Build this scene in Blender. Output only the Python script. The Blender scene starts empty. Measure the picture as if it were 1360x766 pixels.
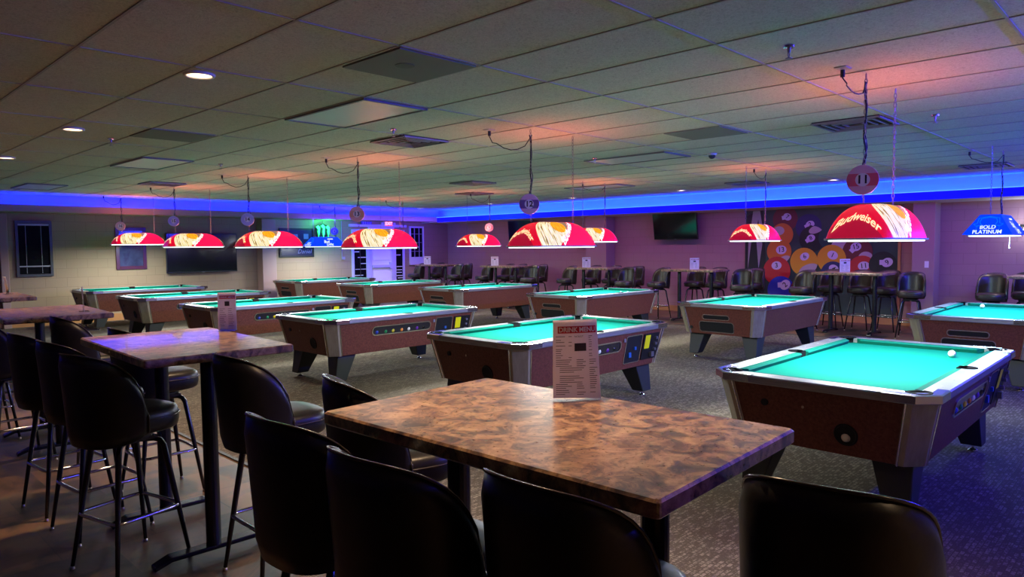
import bpy, bmesh, math, random
from mathutils import Vector, Matrix
random.seed(7)
SC = bpy.context.scene
COL = SC.collection
PI = math.pi

# ------------------------------------------------------------------ camera
CAMZ = 1.6
YAW, PITCH, ROLL, FPX = math.radians(44.0475), math.radians(3.449), math.radians(-0.479), 932.3
F = Vector((math.cos(PITCH)*math.cos(YAW), math.cos(PITCH)*math.sin(YAW), -math.sin(PITCH)))
R0 = Vector((math.sin(YAW), -math.cos(YAW), 0)); U0 = R0.cross(F)
R = R0*math.cos(ROLL)+U0*math.sin(ROLL); U = -R0*math.sin(ROLL)+U0*math.cos(ROLL)
cam = bpy.data.cameras.new('camera'); cam.sensor_width = 36; cam.lens = FPX/1360*36
cam.clip_start = .02; cam.clip_end = 200
co = bpy.data.objects.new('camera', cam); COL.objects.link(co)
m = Matrix((R, U, -F)).transposed().to_4x4(); m.translation = (0, 0, CAMZ); co.matrix_world = m
SC.camera = co
# ------------------------------------------------------------------ world, exposure
w = bpy.data.worlds.new('world'); SC.world = w; w.use_nodes = True
w.node_tree.nodes['Background'].inputs[0].default_value = (.55, .6, 1, 1)
w.node_tree.nodes['Background'].inputs[1].default_value = .004
SC.view_settings.view_transform = 'Standard'; SC.view_settings.look = 'None'
SC.view_settings.gamma = 1; SC.view_settings.exposure = 0.32
SC.view_settings.use_curve_mapping = False
try:
    SC.cycles.max_bounces = 6; SC.cycles.diffuse_bounces = 4; SC.cycles.glossy_bounces = 3
    SC.cycles.sample_clamp_indirect = 3; SC.cycles.use_denoising = True
    SC.cycles.caustics_reflective = False; SC.cycles.caustics_refractive = False
except Exception: pass
# light strengths
P_POOL = 75.0      # area light under each pool lamp
P_DOWN = 19.0      # warm recessed downlights over the bar tables
P_DOWN_FAR = 9.0
P_COVE = 14.0      # blue led tape, watts per metre of trough
P_VIOLET = 230.0  # added violet fill for the far walls
P_REDUP = 6.0       # light leaving the top of a red shade

CEIL = 2.716
XW, YW = 15.0, 17.4            # right wall and left wall planes (seen from the camera)
XB, YB = -4.0, -1.95            # the two walls behind the camera
FX, FY = 13.9, 16.6            # cove fascia planes

def area(name, loc, sx, sy, power, color, rot=(0,0,0), spread=PI):
    l = bpy.data.lights.new(name, 'AREA'); l.shape = 'RECTANGLE'; l.size = sx; l.size_y = sy
    l.energy = power; l.color = color; l.spread = spread
    o = bpy.data.objects.new(name, l); COL.objects.link(o); o.location = loc; o.rotation_euler = rot
    return o
BLUE = (.003, .040, 1.0)
VIOLET = (.16, .08, 1.0)
LX, LY = FX-XB, FY-YB
# cove tape: shines from behind the fascia up and inwards onto the back of the trough and the ceiling
def cove(name, p0, p1, inward, power, color=BLUE):
    p0, p1, n = Vector(p0), Vector(p1), Vector(inward)
    L = (p1-p0).length; d = (p1-p0)/L
    z = -(Vector((0,0,1))*.75 + n*.66).normalized()     # area lamps shine along -Z: aimed up and to the room
    z = (-Vector((0,0,1))*.80 - n*.6).normalized()
    y = z.cross(d).normalized()
    o = area(name, (0,0,0), L, .03, power*L, color)
    mm = Matrix((d, y, z)).transposed().to_4x4(); mm.translation = (p0+p1)/2; o.matrix_world = mm
cove('cove_lamp', (FX+.22, YB+.5, 2.44), (FX+.22, FY, 2.44), (-.2,0,0), P_COVE)
cove('cove_lamp', (XB+.5, FY+.22, 2.44), (FX, FY+.22, 2.44), (0,-.2,0), P_COVE*.75, (.001,.008,1.0))
cove('cove_lamp', (4.6, YB+.53, 2.53), (FX, YB+.53, 2.53), (0,3.2,0), P_COVE*4, (.04,.035,1.0))
# added violet fill on the door corner and right wall, no fixture behind it
area('violet_fill', (11.6, 16.2, 2.32), 4.6, .1, P_VIOLET*.26, (.12,.05,1.0), (math.radians(48),0,0))
area('violet_fill', (13.75, 9.0, 2.3), .1, 14.5, P_VIOLET*.30, (.62,.20,.66), (0,math.radians(-12),0))

# ------------------------------------------------------------------ materials
def mat(name, col, rough=.5, metal=0, emit=None, es=0, spec=.5, coat=0):
    M = bpy.data.materials.new(name); M.use_nodes = True
    b = M.node_tree.nodes['Principled BSDF']
    b.inputs['Base Color'].default_value = (*col, 1); b.inputs['Roughness'].default_value = rough
    b.inputs['Metallic'].default_value = metal; b.inputs['Specular IOR Level'].default_value = spec
    b.inputs['Coat Weight'].default_value = coat
    if emit: b.inputs['Emission Color'].default_value = (*emit, 1); b.inputs['Emission Strength'].default_value = es
    return M
def NT(M): return M.node_tree.nodes, M.node_tree.links, M.node_tree.nodes['Principled BSDF']
def ramp(n, stops):
    r = n.new('ShaderNodeValToRGB'); e = r.color_ramp.elements
    while len(e) < len(stops): e.new(.5)
    for i, (p, c) in enumerate(stops): e[i].position = p; e[i].color = (*c, 1)
    return r
def noise_mat(name, stops, scale=10, detail=5, rough=.5, bump=0, coords='Object', dist=0, bscale=None, metal=0, spec=.5, stretch=None):
    M = mat(name, stops[0][1], rough, metal, spec=spec); n, l, b = NT(M)
    tc = n.new('ShaderNodeTexCoord'); ns = n.new('ShaderNodeTexNoise')
    ns.inputs['Scale'].default_value = scale; ns.inputs['Detail'].default_value = detail; ns.inputs['Distortion'].default_value = dist
    src = tc.outputs[coords]
    if stretch:
        mp = n.new('ShaderNodeMapping'); mp.inputs['Scale'].default_value = stretch; l.new(src, mp.inputs[0]); src = mp.outputs[0]
    l.new(src, ns.inputs['Vector'])
    r = ramp(n, stops); l.new(ns.outputs['Fac'], r.inputs[0]); l.new(r.outputs[0], b.inputs['Base Color'])
    if bump:
        n2 = n.new('ShaderNodeTexNoise'); n2.inputs['Scale'].default_value = bscale or scale*3; n2.inputs['Detail'].default_value = 3
        l.new(src, n2.inputs['Vector'])
        bp = n.new('ShaderNodeBump'); bp.inputs['Strength'].default_value = bump; bp.inputs['Distance'].default_value = .01
        l.new(n2.outputs['Fac'], bp.inputs['Height']); l.new(bp.outputs[0], b.inputs['Normal'])
    return M
# marbled laminate
def granite():
    M = mat('marbled_laminate', (.3,.15,.08), .2, spec=.6, coat=.5); n, l, b = NT(M)
    tc = n.new('ShaderNodeTexCoord')
    a = n.new('ShaderNodeTexNoise'); a.inputs['Scale'].default_value = 13; a.inputs['Detail'].default_value = 13; a.inputs['Distortion'].default_value = .9; a.inputs['Roughness'].default_value = .68
    c = n.new('ShaderNodeTexNoise'); c.inputs['Scale'].default_value = 55; c.inputs['Detail'].default_value = 8; c.inputs['Distortion'].default_value = .4; c.inputs['Roughness'].default_value=.7
    l.new(tc.outputs['Object'], a.inputs['Vector']); l.new(tc.outputs['Object'], c.inputs['Vector'])
    r1 = ramp(n, [(.36,(.05,.035,.045)),(.46,(.17,.10,.075)),(.53,(.36,.21,.12)),(.66,(.56,.37,.22))])
    r2 = ramp(n, [(.30,(.45,.42,.46)),(.48,(.85,.82,.80)),(.62,(1,1,1))])
    l.new(a.outputs['Fac'], r1.inputs[0]); l.new(c.outputs['Fac'], r2.inputs[0])
    mx = n.new('ShaderNodeMix'); mx.data_type = 'RGBA'; mx.blend_type = 'MULTIPLY'; mx.inputs[0].default_value = .85
    l.new(r1.outputs[0], mx.inputs[6]); l.new(r2.outputs[0], mx.inputs[7]); l.new(mx.outputs[2], b.inputs['Base Color'])
    rr = n.new("ShaderNodeMapRange"); rr.inputs[3].default_value = .22; rr.inputs[4].default_value = .36
    l.new(c.outputs['Fac'], rr.inputs[0]); l.new(rr.outputs[0], b.inputs['Roughness'])
    return M
M_TOP = granite()
M_FELT = noise_mat('teal_felt', [(.3,(.0,.175,.125)),(.7,(.0,.198,.142))], 300, 2, .95, spec=.1)
M_CUSH = mat('teal_cushion_cloth', (.0,.125,.088), .9, spec=.15)
M_SILVER = noise_mat('brushed_aluminium', [(.3,(.25,.25,.26)),(.7,(.38,.38,.39))], 6, 4, .36, metal=.55, stretch=(1,1,14))
M_POST = noise_mat('ribbed_champagne_aluminium', [(.35,(.36,.31,.23)),(.65,(.42,.37,.28))], 40, 2, .4, metal=.45, stretch=(1,1,.02))
M_CHROME = mat('chrome', (.75,.75,.77), .16, 1)
M_DULL = mat('dull_steel', (.35,.35,.37), .35, .9)
M_LAM = noise_mat('brown_red_laminate', [(.3,(.10,.028,.018)),(.5,(.14,.042,.028)),(.7,(.18,.058,.038))], 60, 6, .5, dist=.4, spec=.3)
M_BLACK = mat('black_plastic', (.010,.010,.011), .5, spec=.3)
M_POCKET = mat('pocket_rubber', (.006,.006,.007), .9, spec=.08)
M_HOLE = mat('dark_recess', (.003,.003,.003), .8)
M_LEG = mat('grey_painted_leg', (.022,.026,.029), .5)
M_YELLOW = mat('yellow_sticker', (.85,.82,.0), .5)
M_WHITE = mat('white_paint', (.75,.75,.75), .5)
M_VINYL = noise_mat('black_vinyl', [(.3,(.008,.007,.0065)),(.7,(.013,.011,.010))], 14, 3, .38, bump=.06, bscale=40, spec=.4)
M_VINYLB = noise_mat('worn_brown_black_vinyl', [(.3,(.020,.015,.011)),(.7,(.034,.025,.019))], 9, 3, .36, bump=.1, bscale=50)
M_PIPE = mat('vinyl_piping', (.03,.024,.022), .25)
M_FRAME = mat('black_enamel', (.008,.008,.010), .25)
M_GLIDE = mat('brass_glide', (.5,.42,.3), .3, .9)
M_PAPER = mat('menu_paper', (.88,.86,.92), .6)
n_, l_, b_ = NT(M_PAPER); tr_ = n_.new('ShaderNodeBsdfTranslucent'); tr_.inputs[0].default_value = (.8,.74,.82,1); mx_ = n_.new('ShaderNodeMixShader'); mx_.inputs[0].default_value = .35
l_.new(b_.outputs[0], mx_.inputs[1]); l_.new(tr_.outputs[0], mx_.inputs[2]); l_.new(mx_.outputs[0], n_['Material Output'].inputs[0])
M_RED = mat('menu_red', (.55,.015,.03), .6)
M_INK = mat('menu_ink', (.03,.03,.035), .6)
M_ACRYL = mat('clear_acrylic', (.8,.8,.9), .05)
M_ACRYL.node_tree.nodes['Principled BSDF'].inputs['Transmission Weight'].default_value = 1
M_TILE = None

def floor_tile():
    M = mat('slate_look_tile', (.1,.06,.04), .3); n, l, b = NT(M)
    tc = n.new('ShaderNodeTexCoord'); mp = n.new('ShaderNodeMapping'); mp.inputs['Rotation'].default_value = (0,0,0)
    l.new(tc.outputs['Object'], mp.inputs[0])
    br = n.new('ShaderNodeTexBrick'); br.inputs['Scale'].default_value = 1; br.offset = 0.5
    br.inputs['Brick Width'].default_value = .46; br.inputs['Row Height'].default_value = .46; br.inputs['Mortar Size'].default_value = .004
    br.inputs['Color1'].default_value = (.0,.0,.0,1); br.inputs['Color2'].default_value = (1,1,1,1); br.inputs['Mortar'].default_value = (.3,.3,.3,1)
    l.new(mp.outputs[0], br.inputs[0])
    ns = n.new('ShaderNodeTexNoise'); ns.inputs['Scale'].default_value = 2.6; ns.inputs['Detail'].default_value = 8; ns.inputs['Distortion'].default_value = .7; ns.inputs['Roughness'].default_value=.65
    l.new(tc.outputs['Object'], ns.inputs['Vector'])
    ad = n.new('ShaderNodeMath'); ad.operation = 'MULTIPLY_ADD'; ad.inputs[1].default_value = .25; l.new(br.outputs['Color'], ad.inputs[0]); l.new(ns.outputs['Fac'], ad.inputs[2])
    r = ramp(n, [(.38,(.012,.009,.007)),(.54,(.052,.034,.022)),(.68,(.15,.075,.038)),(.9,(.12,.095,.065))])
    l.new(ad.outputs[0], r.inputs[0]); l.new(r.outputs[0], b.inputs['Base Color'])
    bp = n.new('ShaderNodeBump'); bp.inputs['Strength'].default_value = .3; bp.inputs['Distance'].default_value = .004
    l.new(ns.outputs['Fac'], bp.inputs['Height']); l.new(bp.outputs[0], b.inputs['Normal'])
    rr = n.new('ShaderNodeMapRange'); rr.inputs[3].default_value = .34; rr.inputs[4].default_value = .6
    l.new(ns.outputs['Fac'], rr.inputs[0]); l.new(rr.outputs[0], b.inputs['Roughness'])
    return M
M_TILE = floor_tile()
def carpet():
    M = mat('patterned_loop_carpet', (.14,.12,.10), .95, spec=.1); n, l, b = NT(M)
    tc = n.new('ShaderNodeTexCoord')
    ck = n.new('ShaderNodeTexBrick'); ck.inputs['Scale'].default_value = 1; ck.inputs['Brick Width'].default_value = .046; ck.inputs['Row Height'].default_value = .023
    ck.inputs['Mortar Size'].default_value = .0035; ck.inputs['Mortar Smooth'].default_value = 1; ck.inputs['Color1'].default_value = (.15,.15,.15,1); ck.inputs['Color2'].default_value = (.42,.42,.42,1); ck.inputs['Mortar'].default_value = (.85,.85,.85,1)
    l.new(tc.outputs['Object'], ck.inputs['Vector'])
    ns = n.new('ShaderNodeTexNoise'); ns.inputs['Scale'].default_value = 90; ns.inputs['Detail'].default_value = 4; l.new(tc.outputs['Object'], ns.inputs['Vector'])
    big = n.new('ShaderNodeTexNoise'); big.inputs['Scale'].default_value = .9; big.inputs['Detail'].default_value = 3; l.new(tc.outputs['Object'], big.inputs['Vector'])
    s = n.new('ShaderNodeMath'); s.operation = 'ADD'; l.new(ck.outputs['Color'], s.inputs[0]); l.new(ns.outputs['Fac'], s.inputs[1])
    s2 = n.new('ShaderNodeMath'); s2.operation = 'MULTIPLY_ADD'; s2.inputs[1].default_value = .35; l.new(big.outputs['Fac'], s2.inputs[0]); l.new(s.outputs[0], s2.inputs[2])
    r = ramp(n, [(.72,(.29,.235,.175)),(1.5,(.10,.078,.058))]); 
    l.new(s2.outputs[0], r.inputs[0]); l.new(r.outputs[0], b.inputs['Base Color'])
    bp = n.new('ShaderNodeBump'); bp.inputs['Strength'].default_value = .35; bp.inputs['Distance'].default_value = .006; bp.invert = True
    l.new(s.outputs[0], bp.inputs['Height']); l.new(bp.outputs[0], b.inputs['Normal'])
    return M
M_CARPET = carpet()
def ceiling_mat():
    M = mat('fissured_ceiling_tile', (.5,.48,.43), .9, spec=.1); n, l, b = NT(M)
    tc = n.new('ShaderNodeTexCoord')
    ns = n.new('ShaderNodeTexNoise'); ns.inputs['Scale'].default_value = 30; ns.inputs['Detail'].default_value = 8; ns.inputs['Distortion'].default_value = 2.5; ns.inputs['Roughness'].default_value = .7
    l.new(tc.outputs['Object'], ns.inputs['Vector'])
    r = ramp(n, [(.36,(.46,.44,.385)),(.50,(.64,.62,.55)),(.64,(.72,.695,.62))])
    l.new(ns.outputs['Fac'], r.inputs[0]); l.new(r.outputs[0], b.inputs['Base Color'])
    bp = n.new('ShaderNodeBump'); bp.inputs['Strength'].default_value = .35; bp.inputs['Distance'].default_value = .01
    l.new(ns.outputs['Fac'], bp.inputs['Height']); l.new(bp.outputs[0], b.inputs['Normal'])
    return M
M_CEIL = ceiling_mat()
def block_mat(name, col, axis):
    M = mat(name, col, .75, spec=.2); n, l, b = NT(M)
    tc = n.new('ShaderNodeTexCoord'); sp = n.new('ShaderNodeSeparateXYZ'); cb = n.new('ShaderNodeCombineXYZ')
    l.new(tc.outputs['Object'], sp.inputs[0]); l.new(sp.outputs[axis], cb.inputs[0]); l.new(sp.outputs[2], cb.inputs[1])
    br = n.new('ShaderNodeTexBrick'); br.inputs['Scale'].default_value = 1
    br.inputs['Brick Width'].default_value = .4; br.inputs['Row Height'].default_value = .2; br.inputs['Mortar Size'].default_value = .006; br.inputs['Mortar Smooth'].default_value = .6
    br.inputs['Color1'].default_value = (*col,1); br.inputs['Color2'].default_value = (*[c*.96 for c in col],1); br.inputs['Mortar'].default_value = (*[c*.8 for c in col],1)
    l.new(cb.outputs[0], br.inputs[0]); l.new(br.outputs['Color'], b.inputs['Base Color'])
    bp = n.new('ShaderNodeBump'); bp.inputs['Strength'].default_value = .35; bp.inputs['Distance'].default_value = .004; bp.invert = True
    l.new(br.outputs['Fac'], bp.inputs['Height']); l.new(bp.outputs[0], b.inputs['Normal'])
    return M
WALLC = (.47,.36,.29)
M_WALLX = block_mat('painted_block_wall_right', (.38,.225,.225), 1)
M_WALLY = block_mat('painted_block_wall_left', (.31,.225,.145), 0)
M_PLASTER = mat('painted_plaster', (.35,.235,.215), .8, spec=.15)
M_COVEW = mat('white_cove_paint', (.62,.62,.62), .85, spec=.1)
M_BASE = mat('orange_oak_baseboard', (.42,.19,.07), .45)
M_GRID = mat('grid_bar', (.42,.40,.36), .8)

# ------------------------------------------------------------------ geometry helpers
def obj(name, bm, material, parent=None, smooth=False, bevel=0):
    me = bpy.data.meshes.new(name); bm.normal_update(); bm.to_mesh(me); bm.free()
    for mm_ in (material if isinstance(material, (list, tuple)) else [material]): me.materials.append(mm_)
    if smooth: me.shade_smooth()
    o = bpy.data.objects.new(name, me); COL.objects.link(o)
    if parent: o.parent = parent
    if bevel:
        b = o.modifiers.new('bevel', 'BEVEL'); b.width = bevel; b.segments = 2; b.limit_method = 'ANGLE'
    return o
def B(): return bmesh.new()
def box(bm, c, s, rz=0, mi=0):
    M_ = Matrix.Translation(c) @ Matrix.Rotation(rz, 4, 'Z') @ Matrix.Diagonal((*s, 1))
    r = bmesh.ops.create_cube(bm, size=1, matrix=M_)
    if mi:
        for f in {f for v in r['verts'] for f in v.link_faces}: f.material_index = mi
def bx(bm, x0, x1, y0, y1, z0, z1, mi=0): box(bm, ((x0+x1)/2,(y0+y1)/2,(z0+z1)/2), (abs(x1-x0),abs(y1-y0),abs(z1-z0)), 0, mi)
def tube(bm, pts, r, seg=8, closed=False):
    """round tube through pts; r a number or a list"""
    pts = [Vector(p) for p in pts]; n = len(pts); rs = r if isinstance(r, (list, tuple)) else [r]*n
    rings = []; prev = None
    for i, p in enumerate(pts):
        if closed: t = (pts[(i+1) % n]-pts[i-1])
        else: t = pts[min(i+1, n-1)]-pts[max(i-1, 0)]
        t.normalize()
        if prev is None:
            a = Vector((0,0,1)) if abs(t.z) < .9 else Vector((1,0,0))
            u = t.cross(a).normalized()
        else: u = (prev - t*prev.dot(t)).normalized()
        prev = u; v = t.cross(u)
        rings.append([bm.verts.new(p+(u*math.cos(k*2*PI/seg)+v*math.sin(k*2*PI/seg))*rs[i]) for k in range(seg)])
    m_ = n if closed else n-1
    for i in range(m_):
        a, b = rings[i], rings[(i+1) % n]
        for k in range(seg): bm.faces.new((a[k], a[(k+1) % seg], b[(k+1) % seg], b[k]))
    if not closed:
        bm.faces.new(rings[0][::-1]); bm.faces.new(rings[-1])
def loft(bm, loops, cap=True):
    vs = [[bm.verts.new(p) for p in lp] for lp in loops]
    n = len(loops[0])
    for a, b in zip(vs, vs[1:]):
        for k in range(n): bm.faces.new((a[k], a[(k+1) % n], b[(k+1) % n], b[k]))
    if cap: bm.faces.new(vs[0][::-1]); bm.faces.new(vs[-1])
def lathe(bm, prof, c=(0,0,0), seg=20):
    loops = [[(c[0]+r*math.cos(k*2*PI/seg), c[1]+r*math.sin(k*2*PI/seg), c[2]+z) for k in range(seg)] for r, z in prof]
    loft(bm, loops)
def rrect(w, h, r, seg=5):
    out = []
    for cx, cy, a0 in ((w/2-r, h/2-r, 0), (-w/2+r, h/2-r, 90), (-w/2+r, -h/2+r, 180), (w/2-r, -h/2+r, 270)):
        for k in range(seg+1):
            a = math.radians(a0+90*k/seg); out.append((cx+r*math.cos(a), cy+r*math.sin(a)))
    return out
def recalc(bm): bmesh.ops.recalc_face_normals(bm, faces=bm.faces)
def thing(name, label, cat, loc=(0,0,0), rz=0, group=None):
    o = bpy.data.objects.new(name, None); COL.objects.link(o); o.empty_display_size = .1
    o.location = loc; o.rotation_euler = (0,0,rz)
    return tag(o, label, cat, group)
def tag(o, label=None, cat=None, group=None):
    if label: o['label'] = label
    if cat: o['category'] = cat
    if group: o['group'] = group
    return o
def plabel(o, l): o['label'] = l; return o
def struct(name, bm, m_, parent=None, **k):
    o = obj(name, bm, m_, parent, **k)
    if parent is None: o['kind'] = 'structure'
    return o
def kids(o): return [c for c in bpy.data.objects if c.parent == o]
def dup(root, loc, rz, label, group=None):
    r = root.copy(); COL.objects.link(r); r.location = loc; r.rotation_euler = (0,0,rz); r['label'] = label
    if group: r['group'] = group
    for c in tree[root.name]:
        d = c[0].copy(); COL.objects.link(d); d.parent = r
        for g in c[1]:
            h = g.copy(); COL.objects.link(h); h.parent = d
    return r
tree = {}
def remember(root): tree[root.name] = [(c, kids(c)) for c in kids(root)]

_txt = {}
def text_mesh(s, size, font_shear=0, align='CENTER', bold=0, extrude=.0):
    key = (s, size, font_shear, bold, extrude)
    if key in _txt: return _txt[key]
    cu = bpy.data.curves.new('t', 'FONT'); cu.body = s; cu.size = size; cu.shear = font_shear
    cu.align_x = align; cu.align_y = 'CENTER'; cu.offset = bold; cu.extrude = extrude; cu.resolution_u = 3
    o = bpy.data.objects.new('t', cu); COL.objects.link(o)
    dg = bpy.context.evaluated_depsgraph_get(); dg.update()
    me = bpy.data.meshes.new_from_object(o.evaluated_get(dg))
    bpy.data.objects.remove(o); _txt[key] = me
    return me
def text_bm(bm, s, size, fn, shear=0, bold=0, cuts=0):
    """adds a flat text mesh to bm with every vertex mapped by fn(x, y)"""
    me = text_mesh(s, size, shear, 'CENTER', bold)
    t = bmesh.new(); t.from_mesh(me)
    bmesh.ops.triangulate(t, faces=t.faces)
    if cuts: bmesh.ops.subdivide_edges(t, edges=[e for e in t.edges if e.calc_length() > size*.15], cuts=cuts); bmesh.ops.triangulate(t, faces=t.faces)
    vm = {v: bm.verts.new(fn(v.co.x, v.co.y)) for v in t.verts}
    for f in t.faces:
        try: bm.faces.new([vm[v] for v in f.verts])
        except ValueError: pass
    t.free()

# ------------------------------------------------------------------ the room
bm = B(); bx(bm, 2.30, 12.3, YB, YW, -.1, .004); struct('floor', bm, M_CARPET)
bm = B(); bx(bm, XB, 2.30, YB, YW, -.1, 0); bx(bm, 12.3, XW, YB, YW, -.1, 0); struct('floor', bm, M_TILE)
bm = B(); bx(bm, 2.285, 2.315, YB, YW, 0, .010); bx(bm, 12.285, 12.315, YB, YW, 0, .010); struct('trim_1', bm, mat('dark_carpet_edging', (.03,.025,.02), .5))
bm = B(); bx(bm, XB, XW, YB, YW, CEIL+.008, CEIL+.06); struct('ceiling', bm, M_CEIL)
# suspended grid, 2 x 4 ft cells
GX, GY, gx, gy = 1.810, 3.218, .6279, 1.2558
bm = B()
x = GX-9*gx
while x < FX:
    bx(bm, x-.0075, x+.0075, YB, FY, CEIL+.003, CEIL+.012); x += gx
y = GY-6*gy
while y < FY:
    bx(bm, XB, FX, y-.0075, y+.0075, CEIL+.003, CEIL+.012); y += gy
struct('trim_2', bm, M_GRID)
bm = B(); bx(bm, XW, XW+.15, YB, YW+.15, 0, 2.9); struct('wall_right', bm, M_WALLX)
bm = B(); bx(bm, XB, XW, YW, YW+.15, 0, 2.9); struct('wall_left', bm, M_WALLY)
bm = B(); bx(bm, XB-.15, XB, YB, YW, 0, 2.9); struct('wall_back', bm, M_PLASTER)
bm = B(); bx(bm, XB-.15, XW, YB-.15, YB, 0, 2.9); struct('wall_near', bm, M_PLASTER)
# cove troughs (fascia + shelf) round the room
bm = B()
bx(bm, FX, FX+.03, YB+.55, FY+.03, 2.34, 2.50); bx(bm, FX+.03, XW, YB, YW, 2.34, 2.37)
struct('trim_3', bm, mat('cove_paint_right', (.55,.48,.52), .7))
bm = B(); bx(bm, XB+.5, FX, FY, FY+.03, 2.37, 2.50); bx(bm, XB, FX+.03, FY+.03, YW, 2.36, 2.39)
struct('trim_4', bm, M_PLASTER)
bm = B(); bx(bm, FX+.34, FX+.38, YB, FY+.38, 2.37, CEIL+.01); struct('trim_5', bm, M_COVEW)
bm = B(); bx(bm, XB, FX+.34, FY+.34, FY+.38, 2.39, CEIL+.01); struct('trim_6', bm, M_COVEW)
bm = B(); bx(bm, XB, FX, YB, YB+.05, 2.36, CEIL); bx(bm, XB, FX, YB+.05, YB+.5, 2.34, 2.37); bx(bm, XB, FX, YB+.5, YB+.53, 2.34, 2.50)
bx(bm, XB, XB+.05, YB, FY, 2.36, CEIL); bx(bm, XB+.05, XB+.5, YB+.53, FY, 2.34, 2.37); bx(bm, XB+.5, XB+.53, YB+.53, FY, 2.34, 2.50)
struct('trim_7', bm, M_PLASTER)
# added emissive face giving the right cove fascia its blue light; led tape above
M_FGLOW = mat('blue_fascia_glow', (.02,.02,.2), .3, emit=(.0,.0,1), es=1.0)
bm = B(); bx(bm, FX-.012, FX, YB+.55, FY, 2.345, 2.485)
t_ = tag(obj('fascia_glow', bm, M_FGLOW), 'deep blue glow added to the cove fascia along the ceiling edge over the right wall', 'added glow')
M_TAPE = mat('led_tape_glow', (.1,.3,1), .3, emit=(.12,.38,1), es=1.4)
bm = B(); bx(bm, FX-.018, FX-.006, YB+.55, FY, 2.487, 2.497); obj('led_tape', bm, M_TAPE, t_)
# baseboards, pilasters
bm = B(); bx(bm, XW-.02, XW, YB, YW, 0, .13); struct('baseboard_right', bm, M_BASE)
bm = B(); bx(bm, XB, XW, YW-.02, YW, 0, .16); struct('baseboard_left', bm, M_BASE)
def pil(n, x0, x1, y0, y1, m_):
    bm = B(); bx(bm, x0, x1, y0, y1, 0, 2.35); struct(n, bm, m_, bevel=.01)
pil('trim_8', 14.62, XW, 10.78, 11.45, M_PLASTER)
pil('trim_9', 14.62, XW, 3.38, 3.75, M_PLASTER)
pil('trim_10', 8.50, 8.88, 17.1, YW, M_PLASTER)
pil('trim_11', 3.02, 3.16, 17.28, YW, M_PLASTER)

# --- windows and door in the left wall
M_GLASS = mat('night_glass', (.004,.004,.006), .5, spec=.04)
M_WFRAME = mat('white_window_frame', (.62,.6,.66), .4)
M_DKFRAME = mat('dark_window_frame', (.02,.018,.02), .4)
M_SLAT = mat('blind_slat', (.6,.6,.65), .4)
def window(name, x0, x1, z0, z1, mf, bars=2, sill=False, y=YW, fw=.05):
    root = bpy.data.objects.new(name, None); COL.objects.link(root); root.location = ((x0+x1)/2, y, z0); root['kind'] = 'structure'
    cx = (x0+x1)/2
    bm = B(); a, b, h = x0-cx, x1-cx, z1-z0
    bx(bm, a, a+fw, -.05, 0, 0, h); bx(bm, b-fw, b, -.05, 0, 0, h); bx(bm, a+fw, b-fw, -.05, 0, h-fw, h); bx(bm, a+fw, b-fw, -.05, 0, 0, fw)
    obj('window_frame', bm, mf, root)
    bm = B(); bx(bm, a+fw, b-fw, -.018, -.01, fw, h-fw); obj('pane', bm, M_GLASS, root)
    return root, a, b, h
r_, a, b, h = window('window_1', 3.30, 3.95, 1.05, 2.21, M_DKFRAME)
bm = B()
for s in (.28, .70):
    for k in range(34): box(bm, (a+(b-a)*s, -.035, .08+k*(h-.16)/33), (.008,.006,.014))
obj('blind_cord', bm, M_SLAT, r_)
bm = B(); bx(bm, a+.05, b-.05, -.04, -.028, .20, .225); bx(bm, a+.04, b-.04, -.045, -.02, h-.10, h-.06); obj('blind_rail', bm, mat('blind_rail', (.3,.3,.34), .4), r_)
def blind_streaks(root, a, b, h, zs, seed):
    rnd = random.Random(seed); bm = B()
    for z in zs:
        wdt = (b-a-.12)*rnd.uniform(.35,.95); x0 = rnd.choice((a+.06, b-.06-wdt)); bx(bm, x0, x0+wdt, -.03, -.024, z, z+rnd.uniform(.012,.03))
    obj('blind_slat', bm, M_SLAT, root)
M_PFRAME = mat('lavender_door_frame', (.5,.46,.75), .45)
r_, a, b, h = window('window_2', 11.34, 11.90, .1, 2.12, M_PFRAME, fw=.07); blind_streaks(r_, a, b, h, [.55,.68,.86,1.02,1.2,1.36,1.5,1.72], 3)
bm = B(); box(bm, (0,-.035,h/2), (.02,.012,h-.14)); obj('mullion', bm, M_DKFRAME, r_)
r_, a, b, h = window('window_3', 12.82, 13.22, .1, 2.12, M_PFRAME, fw=.07); blind_streaks(r_, a, b, h, [.55,.62,.72,.8,.9,1.25,1.5], 5)
r_, a, b, h = window('window_4', 13.42, 13.98, 1.05, 2.24, M_WFRAME, fw=.05)
bm = B()
for s in (.36,.68): bx(bm, a+(b-a)*s-.012, a+(b-a)*s+.012, -.034, -.02, .05, h-.05)
for s in (.35,.58,.8): bx(bm, a+.05, b-.05, -.034, -.022, h*s-.006, h*s+.006)
obj('mullion', bm, mat('grey_mullion', (.28,.27,.36), .5), r_)
bm = B(); bx(bm, a+.05, b-.05, -.04, -.02, .05, .24); obj('blind_stack', bm, M_SLAT, r_)
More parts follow.
